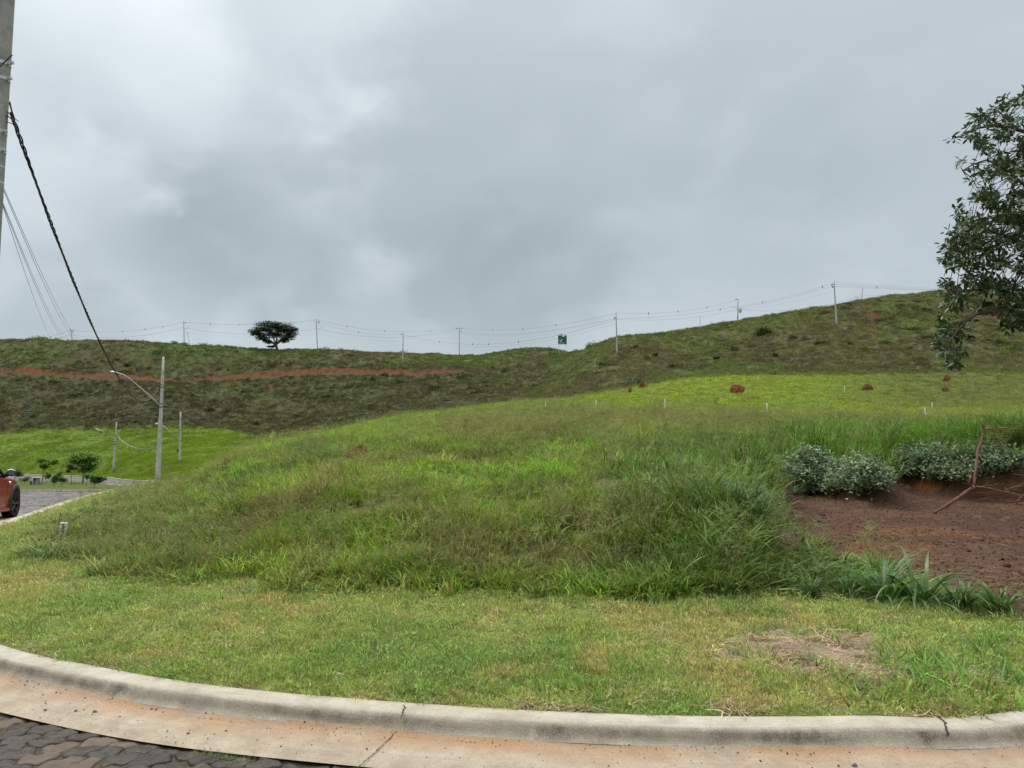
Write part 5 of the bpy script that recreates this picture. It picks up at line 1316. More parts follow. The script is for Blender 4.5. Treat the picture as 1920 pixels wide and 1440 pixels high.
# ------------------------------------------------------------------ billboard, stakes, marker stone
def billboard():
    b = ground_at(1054.5, 214); c0 = at(1054.5, 636, 214)
    ppx = 214 / F; w = 16.2 * ppx; zt = at(1054, 627, 214).z; zb = min(at(1054, 645.5, 214).z, 99); h = zt - zb
    base = Vector((c0.x, 214, b.z)); e = empty("billboard", base, "green billboard with a white figure emblem standing on the skyline", "billboard")
    cz = (zt + zb) / 2 - b.z
    Mg = mat("sign_green", (.010, .13, .075), .5, .3)
    MB().box((0, 0, cz), (w, .12, h), bev=.02).build("panel", Mg, e)
    mb = MB()
    def P(px, py): return Vector(((px - 1054.5) * ppx, -.075, (at(px, py, 214).z) - b.z))
    def line(pts, r):
        for p, q in zip(pts[:-1], pts[1:]):
            d = (P(*q) - P(*p)); n = Vector((-d.z, 0, d.x)).normalized() * r
            v = [P(*p) + n, P(*q) + n, P(*q) - n, P(*p) - n]; v2 = [a + Vector((0, .02, 0)) for a in v]
            mb.add(v + v2, [(0, 1, 2, 3), (0, 4, 5, 1), (1, 5, 6, 2), (2, 6, 7, 3), (3, 7, 4, 0)])
    line([(1049.3, 637.3), (1051.2, 639.8), (1053.2, 638.2), (1054.6, 637.6)], .09)
    line([(1053.0, 635.8), (1054.4, 637.2)], .08); line([(1051.2, 639.8), (1052.3, 642.5)], .10); line([(1052.3, 641), (1051.3, 642.8)], .07)
    line([(1047.2, 643.4), (1049.3, 643.4)], .06); line([(1050.4, 643.3), (1052.2, 643.3)], .06); line([(1053, 643.2), (1055, 642.8)], .07); line([(1055.6, 642.8), (1058.6, 643.4)], .06)
    mb.build("emblem", M_white, e)
    mb = MB(); z1 = zt - b.z - .02
    mb.box((0, -.085, z1 - .16), (w * .98, .04, .34)); mb.box((.05 * w + .12, -.09, z1 - .52), (w * .26, .035, .42)); mb.build("top_strip", M_white, e)
    for s in (-1, 1): MB().box((s * w * .42, .1, (cz - h / 2) / 2 + .2), (.12, .12, max(.3, cz - h / 2 + .6))).build("leg", M_steel, e)
billboard()
SG = "short white survey stakes in the mound grass"
for px, yb, yt, lean, lab, yy in ((1023, 763, 753.5, 0, "tiny white stake at the left end of the row on the crest", 92), (1117.5, 766.5, 751, -.3, "second white stake from the left on the crest", 76), (1246, 770, 749.5, 1.0, "white stake below the large red termite mound, left of it", 57),
                                (1438.5, 778, 756.5, -.6, "tall white stake right of the large red termite mound", 54), (1583.5, 735, 724, 0, "white stake left of the small brown termite mound", 92), (1737, 789, 765, -3.0, "leaning white stake above the green shrubs at the right", 50), (1748, 766, 755, -.5, "small white stake behind the leaning one", 72)):
    base = hit(px, yb + 2); yy = base.y; top = at(px + lean, yt, yy)
    e = empty("survey_stake", base, lab, "stake", SG)
    d = top - base; hh = d.length; R = d.to_track_quat('Z', 'X').to_matrix(); s = .055 if yy < 80 else .06
    MB().box(R @ Vector((0, 0, hh * .5 - .1)), (s, s, hh + .2), rot=R, bev=.006).build("shaft", M_white, e)
    MB().box(R @ Vector((0, 0, hh + .004)), (s * 1.05, s * 1.05, .03), rot=R, bev=.008).build("cap", M_white, e)
def marker():
    b = hit(118, 1010); px_m = b.y / F
    e = empty("marker_stone", b, "small whitewashed lot marker post numbered 37 at the grass edge", "marker post", rot=(0, 0, math.radians(14)))
    top = at(118, 979.5, b.y).z - b.z; w = 11.5 * px_m
    MB().box((0, 0, top / 2 - .05), (w, w * .8, top + .1), bev=.008, rot=Matrix.Rotation(math.radians(3), 3, 'Y')).build("post", mat("whitewash", (.62, .60, .55), .85, var=.22, vscale=30, bump=.4, bscale=120), e)
    for ch, k in (("3", .27), ("7", .66)):
        cu = bpy.data.curves.new("digit", 'FONT'); cu.body = ch; cu.size = .105; cu.extrude = .0012; cu.offset = .002; cu.align_x = 'CENTER'; cu.align_y = 'CENTER'; cu.materials.append(M_paint_black)
        o = bpy.data.objects.new("digit", cu); COL.objects.link(o); o.parent = e; o.rotation_euler = (math.pi / 2, 0, 0); o.location = (.004, -w * .4 - .003, top * (1 - k)); text_mesh(o)
    b2 = ground_at(112.5, b.y + .15); t = at(114, 962, b.y + .1)
    o = MB().tube([Vector((0, 0, -.1)), (t - b2) * .6 + Vector((.004, 0, 0)), t - b2], [.009, .009, .008], 6).build("wooden_stick", mat("weathered_wood", (.28, .20, .14), .9, var=.2), loc=b2)
    tag(o, "thin weathered stick upright beside the numbered marker post", "stick")
    MB().tube([(t - b2) * .93, (t - b2) * 1.01], [.0105, .009], 6).build("tip", mat("burnt_tip", (.10, .03, .02), .9), o)
marker()

# ------------------------------------------------------------------ termite mounds
M_term = mat("termite_earth", (.17, .062, .027), .95, .1, var=.35, vscale=6, bump=1.0, bscale=14)
M_term2 = mat("termite_earth_brown", (.15, .072, .036), .95, .1, var=.4, vscale=7, bump=1.0, bscale=16)
TG = "termite mounds of red earth"
for k, (px, pyb, w, h, lab, m, Y) in enumerate(((657, 866, 42, 30, "brown termite mound leaning right, half sunk in the near grass", M_term2, 20.5), (507, 834, 13, 20, "narrow reddish termite mound on the left shoulder of the mound", M_term2, 27.5), (1381, 737, 26, 17, "large rounded red termite mound on the yellow-green crest", M_term, 86), (1626, 731, 20, 12, "wide brown termite mound cut flat, right of the crest", M_term2, 96),
        (1774.5, 715, 11, 13, "upper one of two red termite mounds beneath the hanging branches", M_term, 106), (1773, 734, 14, 11, "lower one of two red termite mounds beneath the hanging branches", M_term2, 96), (1204.5, 727, 12, 14, "red termite mound at the foot of the brown slope, upper one", M_term, 122), (1182, 735, 9, 8, "small red termite mound at the slope foot, left of its neighbour", M_term, 118),
        (539, 686, 8, 9, "small red termite mound above the track, below the single tree", M_term, 203), (697, 687, 6, 9, "thin red termite mound above the track, left of the slope pole", M_term, 199), (1409, 784, 14, 5, "flat red lump of earth between two white stakes", M_term2, 50), (32, 771, 6, 5, "tiny red earth lump on the lower slope at far left", M_term, 168))):
    b = hit(px, pyb + 1); Y = b.y; s = Y / F; hh = h * s * .90; w *= .9
    mb = MB(); mb.blob((0, 0, hh * .30), (w * s * .5, w * s * .42, hh * .66), 40 + k, .24, 26, 18)
    if k == 0: mb.v = [(x + max(z, 0) * .55, y, z) for x, y, z in mb.v]
    if k in (4, 6): mb.v = [(x + max(z, 0) * .12, y, z) for x, y, z in mb.v]
    o = mb.build("termite_mound", m, loc=b, smooth_=True); tag(o, lab, "termite mound", TG)
# lump of uprooted turf at the corner of the hollow
b = hit(1445, 1030); mb = MB(); mb.blob((0, 0, .04), (.30, .2, .13), 77, .3, 22, 12)
o = mb.build("turf_lump", mat("dry_turf", (.13, .085, .055), .95, .1, var=.5, vscale=18, bump=1, bscale=30), loc=b, smooth_=True); tag(o, "brown clump of uprooted turf at the left corner of the bare hollow", "turf clump")
gg = np.random.default_rng(3); mb = MB()
for i in range(260):
    a = gg.random() * 6.28; r = gg.uniform(.05, .32); p = Vector((math.cos(a) * r * 1.1, math.sin(a) * r * .7, .10 * (1 - r * 2) + gg.uniform(0, .09)))
    d = Vector(gg.normal(size=3)); d.z *= .5; d.normalize(); L_ = gg.uniform(.04, .14); mb.tube([p, p + d * L_ * .5 + Vector((0, 0, .01)), p + d * L_], [.0022, .002, .0008], 3, cap=False)
mb.build("dead_roots", mat("dead_root", (.30, .21, .13), .9), o)

# ------------------------------------------------------------------ trees and bushes
def leaf_cloud(centres, n, L_, w, seed, clump=.35, flat=1.0, up=.1):
    """leaves gathered in clumps inside a set of ellipsoids (c, r)"""
    g = np.random.default_rng(seed); V = []; Q = []
    vol = np.array([r[0] * r[1] * r[2] for c, r in centres]) ** .6; vol /= vol.sum()
    for (c, r), k in zip(centres, vol):
        nk = max(8, int(n * k)); nc = max(4, int(nk / 26))
        cc = g.normal(size=(nc, 3)); cc /= np.linalg.norm(cc, axis=1)[:, None]; cc *= (g.random((nc, 1)) ** .45); 
        idx = g.integers(0, nc, nk); p = cc[idx] + g.normal(size=(nk, 3)) * clump * np.array([1, 1, .5 * flat])
        p = np.array(c) + p * np.array(r)
        a = g.random(nk) * 6.283; e = g.normal(size=nk) * .45 + up; ln = L_ * g.uniform(.6, 1.3, nk)
        d = np.stack([np.cos(a) * np.cos(e), np.sin(a) * np.cos(e), np.sin(e)], 1) * ln[:, None]
        s = np.stack([-np.sin(a), np.cos(a), g.normal(size=nk) * .5], 1) * (w * g.uniform(.7, 1.2, nk))[:, None] * .5
        o = len(V)
        vv = np.stack([p, p + d * .5 - s, p + d, p + d * .5 + s], 1).reshape(-1, 3); V.extend(vv.tolist())
        Q.extend((o + np.arange(nk * 4).reshape(-1, 4)).tolist())
    return V, Q
def limb_path(a, b, g, bend=.12, n=5):
    a = Vector(a); b = Vector(b); L_ = (b - a).length; o = Vector(g.normal(size=3)) * L_ * bend; o.z = abs(o.z) * .6
    return [a.lerp(b, t) + o * 4 * t * (1 - t) * .6 for t in [i / n for i in range(n + 1)]]
M_bark = mat("bark", (.11, .085, .062), .9, .15, var=.3, vscale=12, bump=.8, bscale=30)
M_barkl = mat("young_bark", (.20, .165, .12), .9, .15, var=.25, vscale=20)
def small_tree(name, label, cat, px, Y, blobs, nleaf, leaf, m, trunk=(.05, .02), group=None, seed=0, fork=.5, depth=.8, pyb=None, flat=1.0, clump=.35, tm=None):
    """blobs in picture pixels: (cx, cy, rx, ry)"""
    b = ground_at(px, Y, pyb or 780); s = Y / F
    e = empty(name, b, label, cat, group); g = np.random.default_rng(seed)
    cen = []
    for cx, cy, rx, ry in blobs:
        c = at(cx, cy, Y) - b; cen.append(((c.x, c.y + g.normal() * rx * s * depth * .4, c.z), (rx * s, rx * s * depth, ry * s)))
    V, Q = leaf_cloud(cen, nleaf, leaf[0], leaf[1], seed + 1, clump, flat)
    np_mesh("crown", V, quads=Q, mats=[m], parent=e)
    mb = MB(); top = max(c[0][2] for c in cen); low = min(c[0][2] - c[1][2] for c in cen); zf = max(top * fork * .8, min(low, top * fork)); cx = sum(c[0][0] for c in cen) / len(cen) * .4
    fk = Vector((cx, 0, zf)); mb.tube(limb_path((0, 0, -.2), fk, g, .05), [trunk[0]] + [trunk[0] * (1 - .08 * i) for i in range(5)], 7)
    for c, r in cen:
        mb.tube(limb_path(fk, c, g, .12), [trunk[0] * .6 * (1 - .13 * i) for i in range(6)], 5)
        for q in range(5):
            t = Vector(c) + Vector(g.normal(size=3) * np.array(r) * .55); mb.tube(limb_path(Vector(c) * .7 + fk * .3, t, g, .1, 3), [trunk[1], trunk[1] * .8, trunk[1] * .6, trunk[1] * .3], 4)
    mb.build("trunk", tm or M_barkl, e, smooth_=True)
    return e
ML_dark = leaf_mat("dark_foliage", (.045, .078, .020), transl=.2, var=.4, spec=.15)
ML_mid = leaf_mat("green_foliage", (.10, .16, .035), transl=.25, var=.35, spec=.15)
ML_deep = leaf_mat("deep_green_foliage", (.055, .105, .028), transl=.22, var=.35, spec=.15)
ML_yel = leaf_mat("yellowish_foliage", (.17, .19, .045), transl=.3, var=.3, spec=.15)
ML_isl = leaf_mat("island_foliage", (.19, .29, .06), transl=.35, var=.35, spec=.1)
ML_isd = leaf_mat("island_dark_foliage", (.10, .17, .045), transl=.3, var=.35, spec=.1)
ML_grey = leaf_mat("grey_green_foliage", (.21, .275, .145), transl=.2, var=.5, rough=.65, spec=.2)
# the single spreading tree on the ridge
small_tree("spreading_tree", "dark flat-topped tree standing alone on the ridge", "tree", 517, 217, [(487, 622, 18, 8), (505, 612, 22, 9), (528, 613, 22, 9), (545, 622, 15, 9), (515, 624, 26, 9), (541, 633, 11, 6), (492, 634, 12, 6), (480, 627, 9, 6), (509, 649, 8, 3), (530, 637, 13, 4), (500, 641, 8, 4), (552, 618, 8, 4)], 15000, (.42, .24), ML_dark, (.42, .10), seed=5, fork=.30, flat=.8, clump=.19, tm=M_bark, depth=.9)
small_tree("ridge_bush", "low rounded dark bush on the skyline at far left", "bush", 70, 219, [(60, 636, 10, 5), (72, 635, 12, 6), (84, 637, 10, 4)], 2200, (.34, .2), ML_mid, (.12, .04), seed=6)
small_tree("ridge_bush", "dark round bush on the ridge left of the single tree", "bush", 373, 214, [(368, 655, 7, 7), (376, 651, 9, 8), (383, 653, 7, 6)], 1800, (.34, .2), ML_mid, (.14, .04), seed=7)
small_tree("ridge_bush", "small pale bush at the foot of the leaning skyline pole", "bush", 334, 216.5, [(330, 644, 8, 3), (346, 646, 9, 3)], 900, (.3, .18), ML_mid, (.08, .03), seed=8)
small_tree("slope_tree", "small dark round tree on the right slope between two poles", "tree", 1431, 160, [(1424, 624, 9, 8), (1434, 619, 10, 9), (1442, 627, 8, 8), (1429, 633, 9, 6)], 3200, (.28, .17), ML_dark, (.16, .05), seed=9, depth=.9)
small_tree("slope_bush", "green bush on the slope just below the skyline, left of the dark tree", "bush", 1432, 176, [(1430, 605, 10, 6), (1437, 600, 6, 5)], 1000, (.3, .18), ML_mid, (.1, .04), seed=10)
small_tree("slope_bush", "dark green bush at the foot of the brown slope beyond the mound", "bush", 778, 152, [(768, 775, 9, 6), (778, 769, 11, 8), (788, 765, 8, 5)], 2200, (.28, .17), ML_deep, (.1, .04), seed=11)
small_tree("slope_bush", "small dark bush alone in the middle of the brown slope", "bush", 612, 172, [(608, 747, 7, 6), (615, 744, 7, 6)], 1100, (.28, .17), ML_deep, (.08, .03), seed=12)
small_tree("slope_bush", "green bush just below the red track at left", "bush", 105, 185, [(97, 714, 10, 5), (110, 713, 10, 5), (104, 718, 14, 4)], 1300, (.28, .17), ML_mid, (.08, .03), seed=13)
small_tree("slope_bush", "grey-green bush on the upper slope left of the tall slope pole", "bush", 1526, 158, [(1522, 622, 9, 7), (1531, 625, 8, 7)], 1100, (.26, .16), ML_mid, (.08, .03), seed=14)
small_tree("slope_bush", "dark spreading bush beside the red scar on the right slope", "bush", 1705, 162, [(1690, 596, 13, 5), (1708, 596, 14, 5), (1722, 598, 9, 4)], 1600, (.26, .16), ML_deep, (.08, .03), seed=15)
small_tree("slope_bush", "dark bush touching the left side of the red scar on the right slope", "bush", 1656, 160, [(1655, 594, 6, 6), (1660, 598, 6, 5)], 700, (.26, .16), ML_deep, (.06, .03), seed=16)
small_tree("yellow_tree", "yellow-green open tree on the slope behind the hanging branches", "tree", 1888, 140, [(1860, 625, 13, 6), (1880, 638, 16, 6), (1900, 645, 12, 8), (1868, 640, 8, 8)], 1700, (.22, .14), ML_yel, (.09, .03), seed=17, fork=.45)
small_tree("slope_bush", "dark bush below the yellow-green tree on the right slope", "bush", 1893, 136, [(1885, 660, 14, 8), (1903, 656, 12, 8)], 1300, (.24, .15), ML_deep, (.06, .03), seed=18)
small_tree("sapling", "thin sapling with sparse yellow leaves in the grass at the right", "sapling", 1826, 62, [(1812, 718, 14, 8), (1830, 706, 12, 7), (1840, 722, 10, 8), (1822, 735, 18, 8), (1800, 730, 9, 5)], 520, (.085, .05), ML_yel, (.022, .008), seed=19, fork=.35, clump=.5)
small_tree("seedling", "tiny leafy seedling below the large red termite mound", "seedling", 1342, 60, [(1340, 752, 4, 4), (1344, 758, 4, 4)], 120, (.10, .06), ML_yel, (.012, .006), seed=20)
small_tree("bare_shrub", "bare dark shrub with few leaves on the slope below the billboard", "shrub", 981, 190, [(978, 668, 4, 4), (984, 664, 4, 5)], 60, (.2, .1), ML_dark, (.09, .05), seed=21, fork=.5)
small_tree("skyline_seedling", "tiny lone shrub on the skyline of the saddle", "shrub", 926, 232, [(925, 661, 3, 2)], 120, (.25, .16), ML_mid, (.04, .03), seed=22)
# a few more bushes that read singly on the slopes
MARKS = [(20, 'the left picture edge'), (131, 'the leftmost skyline pole'), (218, 'the far verge lamp pole'), (306, 'the tallest lamp pole'), (341, 'the leaning skyline pole'), (373, 'the dark ridge bush'), (517, 'the single spreading tree'), (593, 'the pole beside that tree'), (697, 'the thin red termite mound'), (755, 'the pole above the track end'), (861, 'the saddle pole'),
         (926, 'the lone skyline shrub'), (981, 'the bare dark shrub'), (1054, 'the green billboard'), (1156, 'the pole right of the billboard'), (1204, 'the red mound at the slope foot'), (1314, 'the thin pole stub'), (1386, 'the transformer pole'), (1431, 'the dark round slope tree'), (1526, 'the grey-green slope bush'), (1569, 'the tall slope pole'), (1620, 'the skyline lamp pole'), (1656, 'the red scar'), (1705, 'the dark spreading bush'), (1760, 'the hanging branches')]
_used = set()
def bush_label(px, py, k):
    tone = 'mid green' if k == 'mid' else 'dark green'
    lev = 'high' if py < 660 else ('low' if py > 715 else 'halfway')
    for m in sorted(MARKS, key=lambda m: abs(m[0] - px)):
        rel = 'straight below' if abs(m[0] - px) < 12 else ('right of' if px > m[0] else 'left of')
        lab = "%s bush %s on the slope %s %s" % (tone, lev, rel, m[1])
        if lab not in _used: _used.add(lab); return lab
def more_bushes():
    g = np.random.default_rng(44)
    spec = [(150, 176, 'mid'), (236, 199, 'deep'), (255, 155, 'mid'), (60, 160, 'deep'), (320, 158, 'mid'), (392, 166, 'deep'), (455, 178, 'mid'), (480, 155, 'deep'), (555, 160, 'mid'), (655, 178, 'mid'), (700, 182, 'deep'), (722, 186, 'mid'), (745, 180, 'deep'), (816, 184, 'mid'), (865, 178, 'deep'), (905, 170, 'mid'), (945, 186, 'deep'),
            (1005, 160, 'mid'), (1038, 206, 'deep'), (1085, 150, 'mid'), (1130, 140, 'deep'), (1190, 158, 'mid'), (1230, 146, 'deep'), (1262, 135, 'mid'), (1297, 150, 'mid'), (1345, 142, 'deep'), (1380, 150, 'mid'), (1455, 140, 'deep'), (1490, 150, 'mid'), (1540, 142, 'deep'), (1600, 140, 'mid'), (1625, 136, 'deep'), (1665, 140, 'mid'), (1708, 136, 'mid'), (1742, 142, 'deep'), (1600, 168, 'mid'), (1745, 160, 'mid')]
    for i, (px, Y, k) in enumerate(spec):
        b = ground_at(px, Y); qx, qy = proj(*b); r = g.uniform(4.5, 8.5)
        lab = bush_label(px, qy, k)
        small_tree("slope_bush", lab, "bush", px, Y, [(qx - r * .4, qy - r * .55, r * .8, r * .6), (qx + r * .5, qy - r * .5, r * .7, r * .55)], 420, (.26, .16), ML_mid if k == 'mid' else ML_deep, (.06, .03), "%s bushes scattered over the slopes" % ('mid green' if k == 'mid' else 'dark green'), seed=100 + i)
more_bushes()
# saplings on the road island and behind it
small_tree("island_tree", "slender sapling with a flat crown beside the concrete table", "tree", 82, 42, [(83, 864, 12, 4), (92, 868, 12, 4), (84, 874, 8, 5), (104, 866, 7, 3), (76, 862, 7, 3)], 1500, (.13, .07), ML_isl, (.035, .015), seed=30, fork=.6)
small_tree("island_tree", "widest bushy tree on the road island", "tree", 160, 47, [(150, 858, 17, 9), (166, 856, 17, 9), (158, 868, 20, 9), (172, 870, 12, 7), (160, 880, 12, 6), (140, 866, 9, 6)], 5200, (.14, .08), ML_isl, (.06, .02), seed=31, fork=.5)
small_tree("island_tree", "small sapling left of the widest bushy tree", "tree", 140, 44, [(130, 874, 6, 5), (138, 879, 7, 5), (127, 884, 4, 3)], 700, (.12, .07), ML_isd, (.02, .01), seed=32, fork=.7)
small_tree("island_tree", "dark sapling with a two-sided crown near the island tip", "tree", 181, 37, [(175, 898, 7, 6), (187, 896, 9, 5), (182, 904, 8, 4), (193, 900, 5, 3)], 1300, (.10, .06), ML_isd, (.022, .01), seed=33, fork=.45)
small_tree("island_tree", "short leafy sapling right of the concrete table", "tree", 104, 38, [(103, 900, 6, 5), (107, 895, 5, 4)], 600, (.10, .06), ML_isd, (.018, .008), seed=34, fork=.5)
small_tree("island_tree", "low round-headed sapling in the middle of the island", "tree", 119.5, 38, [(120, 899, 7, 4)], 500, (.09, .055), ML_isd, (.016, .008), seed=35, fork=.6)
small_tree("island_tree", "sparse crooked sapling between the car and the table", "tree", 50, 39, [(46, 900, 7, 3), (54, 896, 6, 3)], 320, (.09, .05), ML_isd, (.016, .008), seed=36, fork=.4)
small_tree("island_tree", "upright green sapling behind the concrete table", "tree", 88, 46, [(88, 893, 6, 7), (92, 890, 4, 5)], 600, (.11, .06), ML_isl, (.02, .01), seed=37, fork=.4)
small_tree("island_tree", "upright green sapling behind the round-headed one", "tree", 111, 47, [(110, 891, 5, 6), (113, 887, 4, 4)], 450, (.11, .06), ML_isl, (.02, .01), seed=38, fork=.4)
small_tree("island_tree", "small dark tree just right of the car mirror", "tree", 33, 50, [(31, 884, 7, 4), (34, 889, 7, 4), (27, 882, 4, 2)], 900, (.12, .07), ML_isd, (.03, .01), seed=39, fork=.5)
small_tree("island_tree", "slim sapling beside the island tip behind the dark one", "tree", 168, 41, [(166, 893, 6, 5)], 350, (.10, .06), ML_isd, (.018, .008), seed=40, fork=.6)

# concrete picnic table on the island
def picnic():
    b = ground_at(76.5, 41); s = 41 / F
    e = empty("picnic_table", b, "concrete table with a pale top and block stools on the road island", "table")
    mp = mat("cast_concrete", (.26, .25, .23), .9, var=.2, vscale=8); mpt = mat("pale_top", (.50, .49, .46), .8, var=.1, vscale=9); md = mat("dark_block", (.06, .06, .065), .8)
    e.scale = (.42, .42, .5)
    MB().box((0, 0, .40), (.42, .34, .80), bev=.02).build("pedestal", mp, e); MB().box((-.08, 0, .83), (.92, .7, .07), bev=.02).build("tabletop", mpt, e)
    MB().box((-.32, -.05, .62), (.34, .3, .34), bev=.02).build("side_panel", md, e)
    for x, m_ in ((-.56, mp), (.50, mp), (-.84, md)): MB().box((x, .02, .22), (.26, .3, .44), bev=.03).build("stool", m_, e)
picnic()
for px, lab in ((345, "right one of two small pale boxes behind the lamp poles"), (325, "left one of two small pale boxes behind the lamp poles")):
    b = ground_at(px, 97); z = at(px, 901, 97).z
    o = MB().box((0, 0, 0), (.5, .4, .9), bev=.05); o = o.build("service_box", M_white, loc=(b.x, 97.6, max(z, b.z) - .35)); tag(o, lab, "box")
# ------------------------------------------------------------------ the parked red car
def car():
    W0 = Vector((-11.40, 16.3)); hd = Vector((-.355, .935)).normalized(); rt = Vector((hd.y, -hd.x))
    AX, HW = 1.24, .86
    c = W0 - hd * AX - rt * (HW - .10)
    zg = float(roadz(np.array([16.3]))[0]); zr = float(roadz(np.array([14.0]))[0])
    e = empty("parked_car", (c.x, c.y, (zg * .6 + zr * .4) - .01), "red compact hatchback parked on the cobbled road at the left edge", "car", rot=(0, math.atan2(zr - zg, 2.4), math.atan2(hd.y, hd.x)))
    Mr = mat("red_paint", (.24, .003, .012), .38, .4, coat=.30); Mb = mat("trim_black", (.022, .023, .025), .55, .4); Mg = mat("window_glass", (.012, .014, .016), .06, .8)
    Mt = mat("tyre", (.018, .018, .019), .85, .2, bump=.4, bscale=60); Mm = mat("dark_rim", (.05, .05, .055), .35, .5, metal=.7); Mc = mat("chrome", (.75, .76, .78), .12, .6, metal=1.0); Ms = mat("mirror_glass", (.28, .32, .36), .05, .8, metal=.9)
    def Wd(x):
        k = max(0, (abs(x) - 1.15) / .78); return HW * (1 - .30 * k ** 2.4)
    xs_b = [-1.93, -1.80, -1.5, -.6, .3, .78, 1.3, 1.66, 1.84, 1.93]; zb = [.80, .93, .98, .96, .945, .935, .89, .82, .73, .58]
    zb_ = lambda x: float(pchip(xs_b, zb, np.array([x]))[0])
    zs_ = lambda x: .20 + .07 * max(0, (abs(x) - 1.5) / .43)
    N_ = 97; R_ = 22
    g = []
    for i in range(N_):
        x = -1.93 + 3.86 * i / (N_ - 1); row = []; zs, zt = zs_(x), zb_(x); w = Wd(x)
        for j in range(R_):
            t = j / (R_ - 5)
            if j <= R_ - 5:
                z = zs + (zt - .05 - zs) * t; f = .95 + .05 * math.sin(min(1, t * 1.5) * math.pi / 2) - .045 * max(0, t - .62) / .38
                f += .012 * math.exp(-((z - .50) / .03) ** 2)
                row.append((x, w * f, z))
            else:
                q = (j - (R_ - 5)) / 4; row.append((x, w * .955 * math.cos(q * math.pi / 2) if q < 1 else 0, zt - .05 + (.05 + .035) * math.sin(q * math.pi / 2)))
        g.append(row)
    mb = MB()
    for s in (1, -1):
        V = [(x, s * y, z) for r in g for x, y, z in r]; Fc = []
        for i in range(N_ - 1):
            for j in range(R_ - 1):
                cx = (g[i][j][0] + g[i + 1][j + 1][0]) / 2; cz = (g[i][j][2] + g[i + 1][j + 1][2]) / 2
                if min(math.hypot(cx - AX, cz - .31), math.hypot(cx + AX, cz - .31)) < .375 and j < R_ - 5: continue
                a = i * R_ + j; q = (a, a + R_, a + R_ + 1, a + 1); Fc.append(q if s < 0 else q[::-1])
        mb.add(V, Fc)
    for xi in (0, N_ - 1):
        for j in range(R_ - 1):
            a, b = g[xi][j], g[xi][j + 1]; mb.add([(a[0], a[1], a[2]), (a[0], -a[1], a[2]), (b[0], -b[1], b[2]), (b[0], b[1], b[2])], [(0, 1, 2, 3)])
    mb.build("body", Mr, e, smooth_=True)
    MB().box((0, 0, .26), (3.5, 1.44, .16)).build("underbody", Mb, e)
    # arches, sills
    for ax in (AX, -AX):
        for s in (1, -1):
            mb = MB(); V = []; Fc = []; n = 26; w = HW
            for k in range(n + 1):
                a = math.radians(-14 + 208 * k / n)
                for r, yy in ((.375, w - .10), (.372, w + .018), (.395, w + .028), (.445, w + .012), (.455, w - .03)): V.append((ax + math.cos(a) * r, s * yy * (Wd(ax + math.cos(a) * r) / HW * .5 + .5), .31 + math.sin(a) * r))
            for k in range(n):
                for q in range(4): Fc.append((k * 5 + q, k * 5 + q + 1, (k + 1) * 5 + q + 1, (k + 1) * 5 + q))
            mb.add(V, Fc); mb.build("wheel_arch", Mb, e, smooth_=True)
            mb = MB(); V = []; Fc = []
            for k in range(n + 1):
                a = math.radians(-20 + 220 * k / n)
                for yy in (w - .03, w - .34): V.append((ax + math.cos(a) * .378, s * yy, .31 + math.sin(a) * .378))
            for k in range(n): Fc.append((2 * k, 2 * k + 1, 2 * k + 3, 2 * k + 2))
            Vd = [(ax, s * (w - .34), .31)] + [V[2 * k + 1] for k in range(n + 1)]
            mb.add(V, Fc); mb.add(Vd, [(0, k, k + 1) for k in range(1, n + 1)]); mb.build("wheel_well", Mb, e)
    for s in (1, -1): MB().box((0, s * (HW - .035), .215), (1.66, .07, .10), bev=.02).build("sill", Mr, e)
    # wheels
    def wheel(x, s, steer=0):
        we = bpy.data.objects.new("wheel", None); COL.objects.link(we); we.parent = e; we.location = (x, s * (HW - .10), .31); we.rotation_euler = (0, 0, steer)
        mb = MB(); prof = [(.205, -.09), (.235, -.10), (.29, -.105), (.308, -.08), (.312, 0), (.308, .08), (.29, .105), (.235, .10), (.205, .09)]; V = []; Fc = []; n = 36; k = len(prof)
        for i in range(n):
            a = 2 * math.pi * i / n
            for r, y in prof: V.append((math.cos(a) * r, y, math.sin(a) * r))
        for i in range(n):
            for j in range(k - 1): Fc.append((i * k + j, i * k + j + 1, ((i + 1) % n) * k + j + 1, ((i + 1) % n) * k + j))
        mb.add(V, Fc); mb.build("tyre", Mt, we, smooth_=True)
        mb = MB(); V = []; Fc = []; prof = [(.208, s * .092), (.200, s * .08), (.195, -s * .07), (.0, -s * .05)]
        for i in range(n):
            a = 2 * math.pi * i / n
            for r, y in prof: V.append((math.cos(a) * r, y, math.sin(a) * r))
        for i in range(n):
            for j in range(3): Fc.append((i * 4 + j, i * 4 + j + 1, ((i + 1) % n) * 4 + j + 1, ((i + 1) % n) * 4 + j))
        mb.add(V, Fc)
        for q in range(5):
            a = 2 * math.pi * q / 5 + .3
            for da in (-.13, .13): mb.tube([(math.cos(a) * .04, s * .065, math.sin(a) * .04), (math.cos(a + da) * .12, s * .078, math.sin(a + da) * .12), (math.cos(a + da * 1.5) * .203, s * .086, math.sin(a + da * 1.5) * .203)], [.018, .015, .018], 5)
        mb.tube([(0, s * .05, 0), (0, s * .088, 0)], [.045, .04], 12); mb.build("rim", Mm, we)
    for x in (AX, -AX):
        for s in (1, -1): wheel(x, s, 0.0 if x < 0 else -.05)
    # greenhouse
    lo = [(.80, .70), (.62, .775), (0, .80), (-.9, .80), (-1.6, .76), (-1.84, .60)]; hi = [(.12, .50), (.02, .565), (-.3, .60), (-.9, .60), (-1.38, .565), (-1.5, .45)]
    mb = MB(); V = []; n = len(lo)
    for (x, y) in lo: V.append((x, y, zb_(x) - .01))
    for (x, y) in hi: V.append((x, y, 1.37))
    for (x, y) in lo: V.append((x, -y, zb_(x) - .01))
    for (x, y) in hi: V.append((x, -y, 1.37))
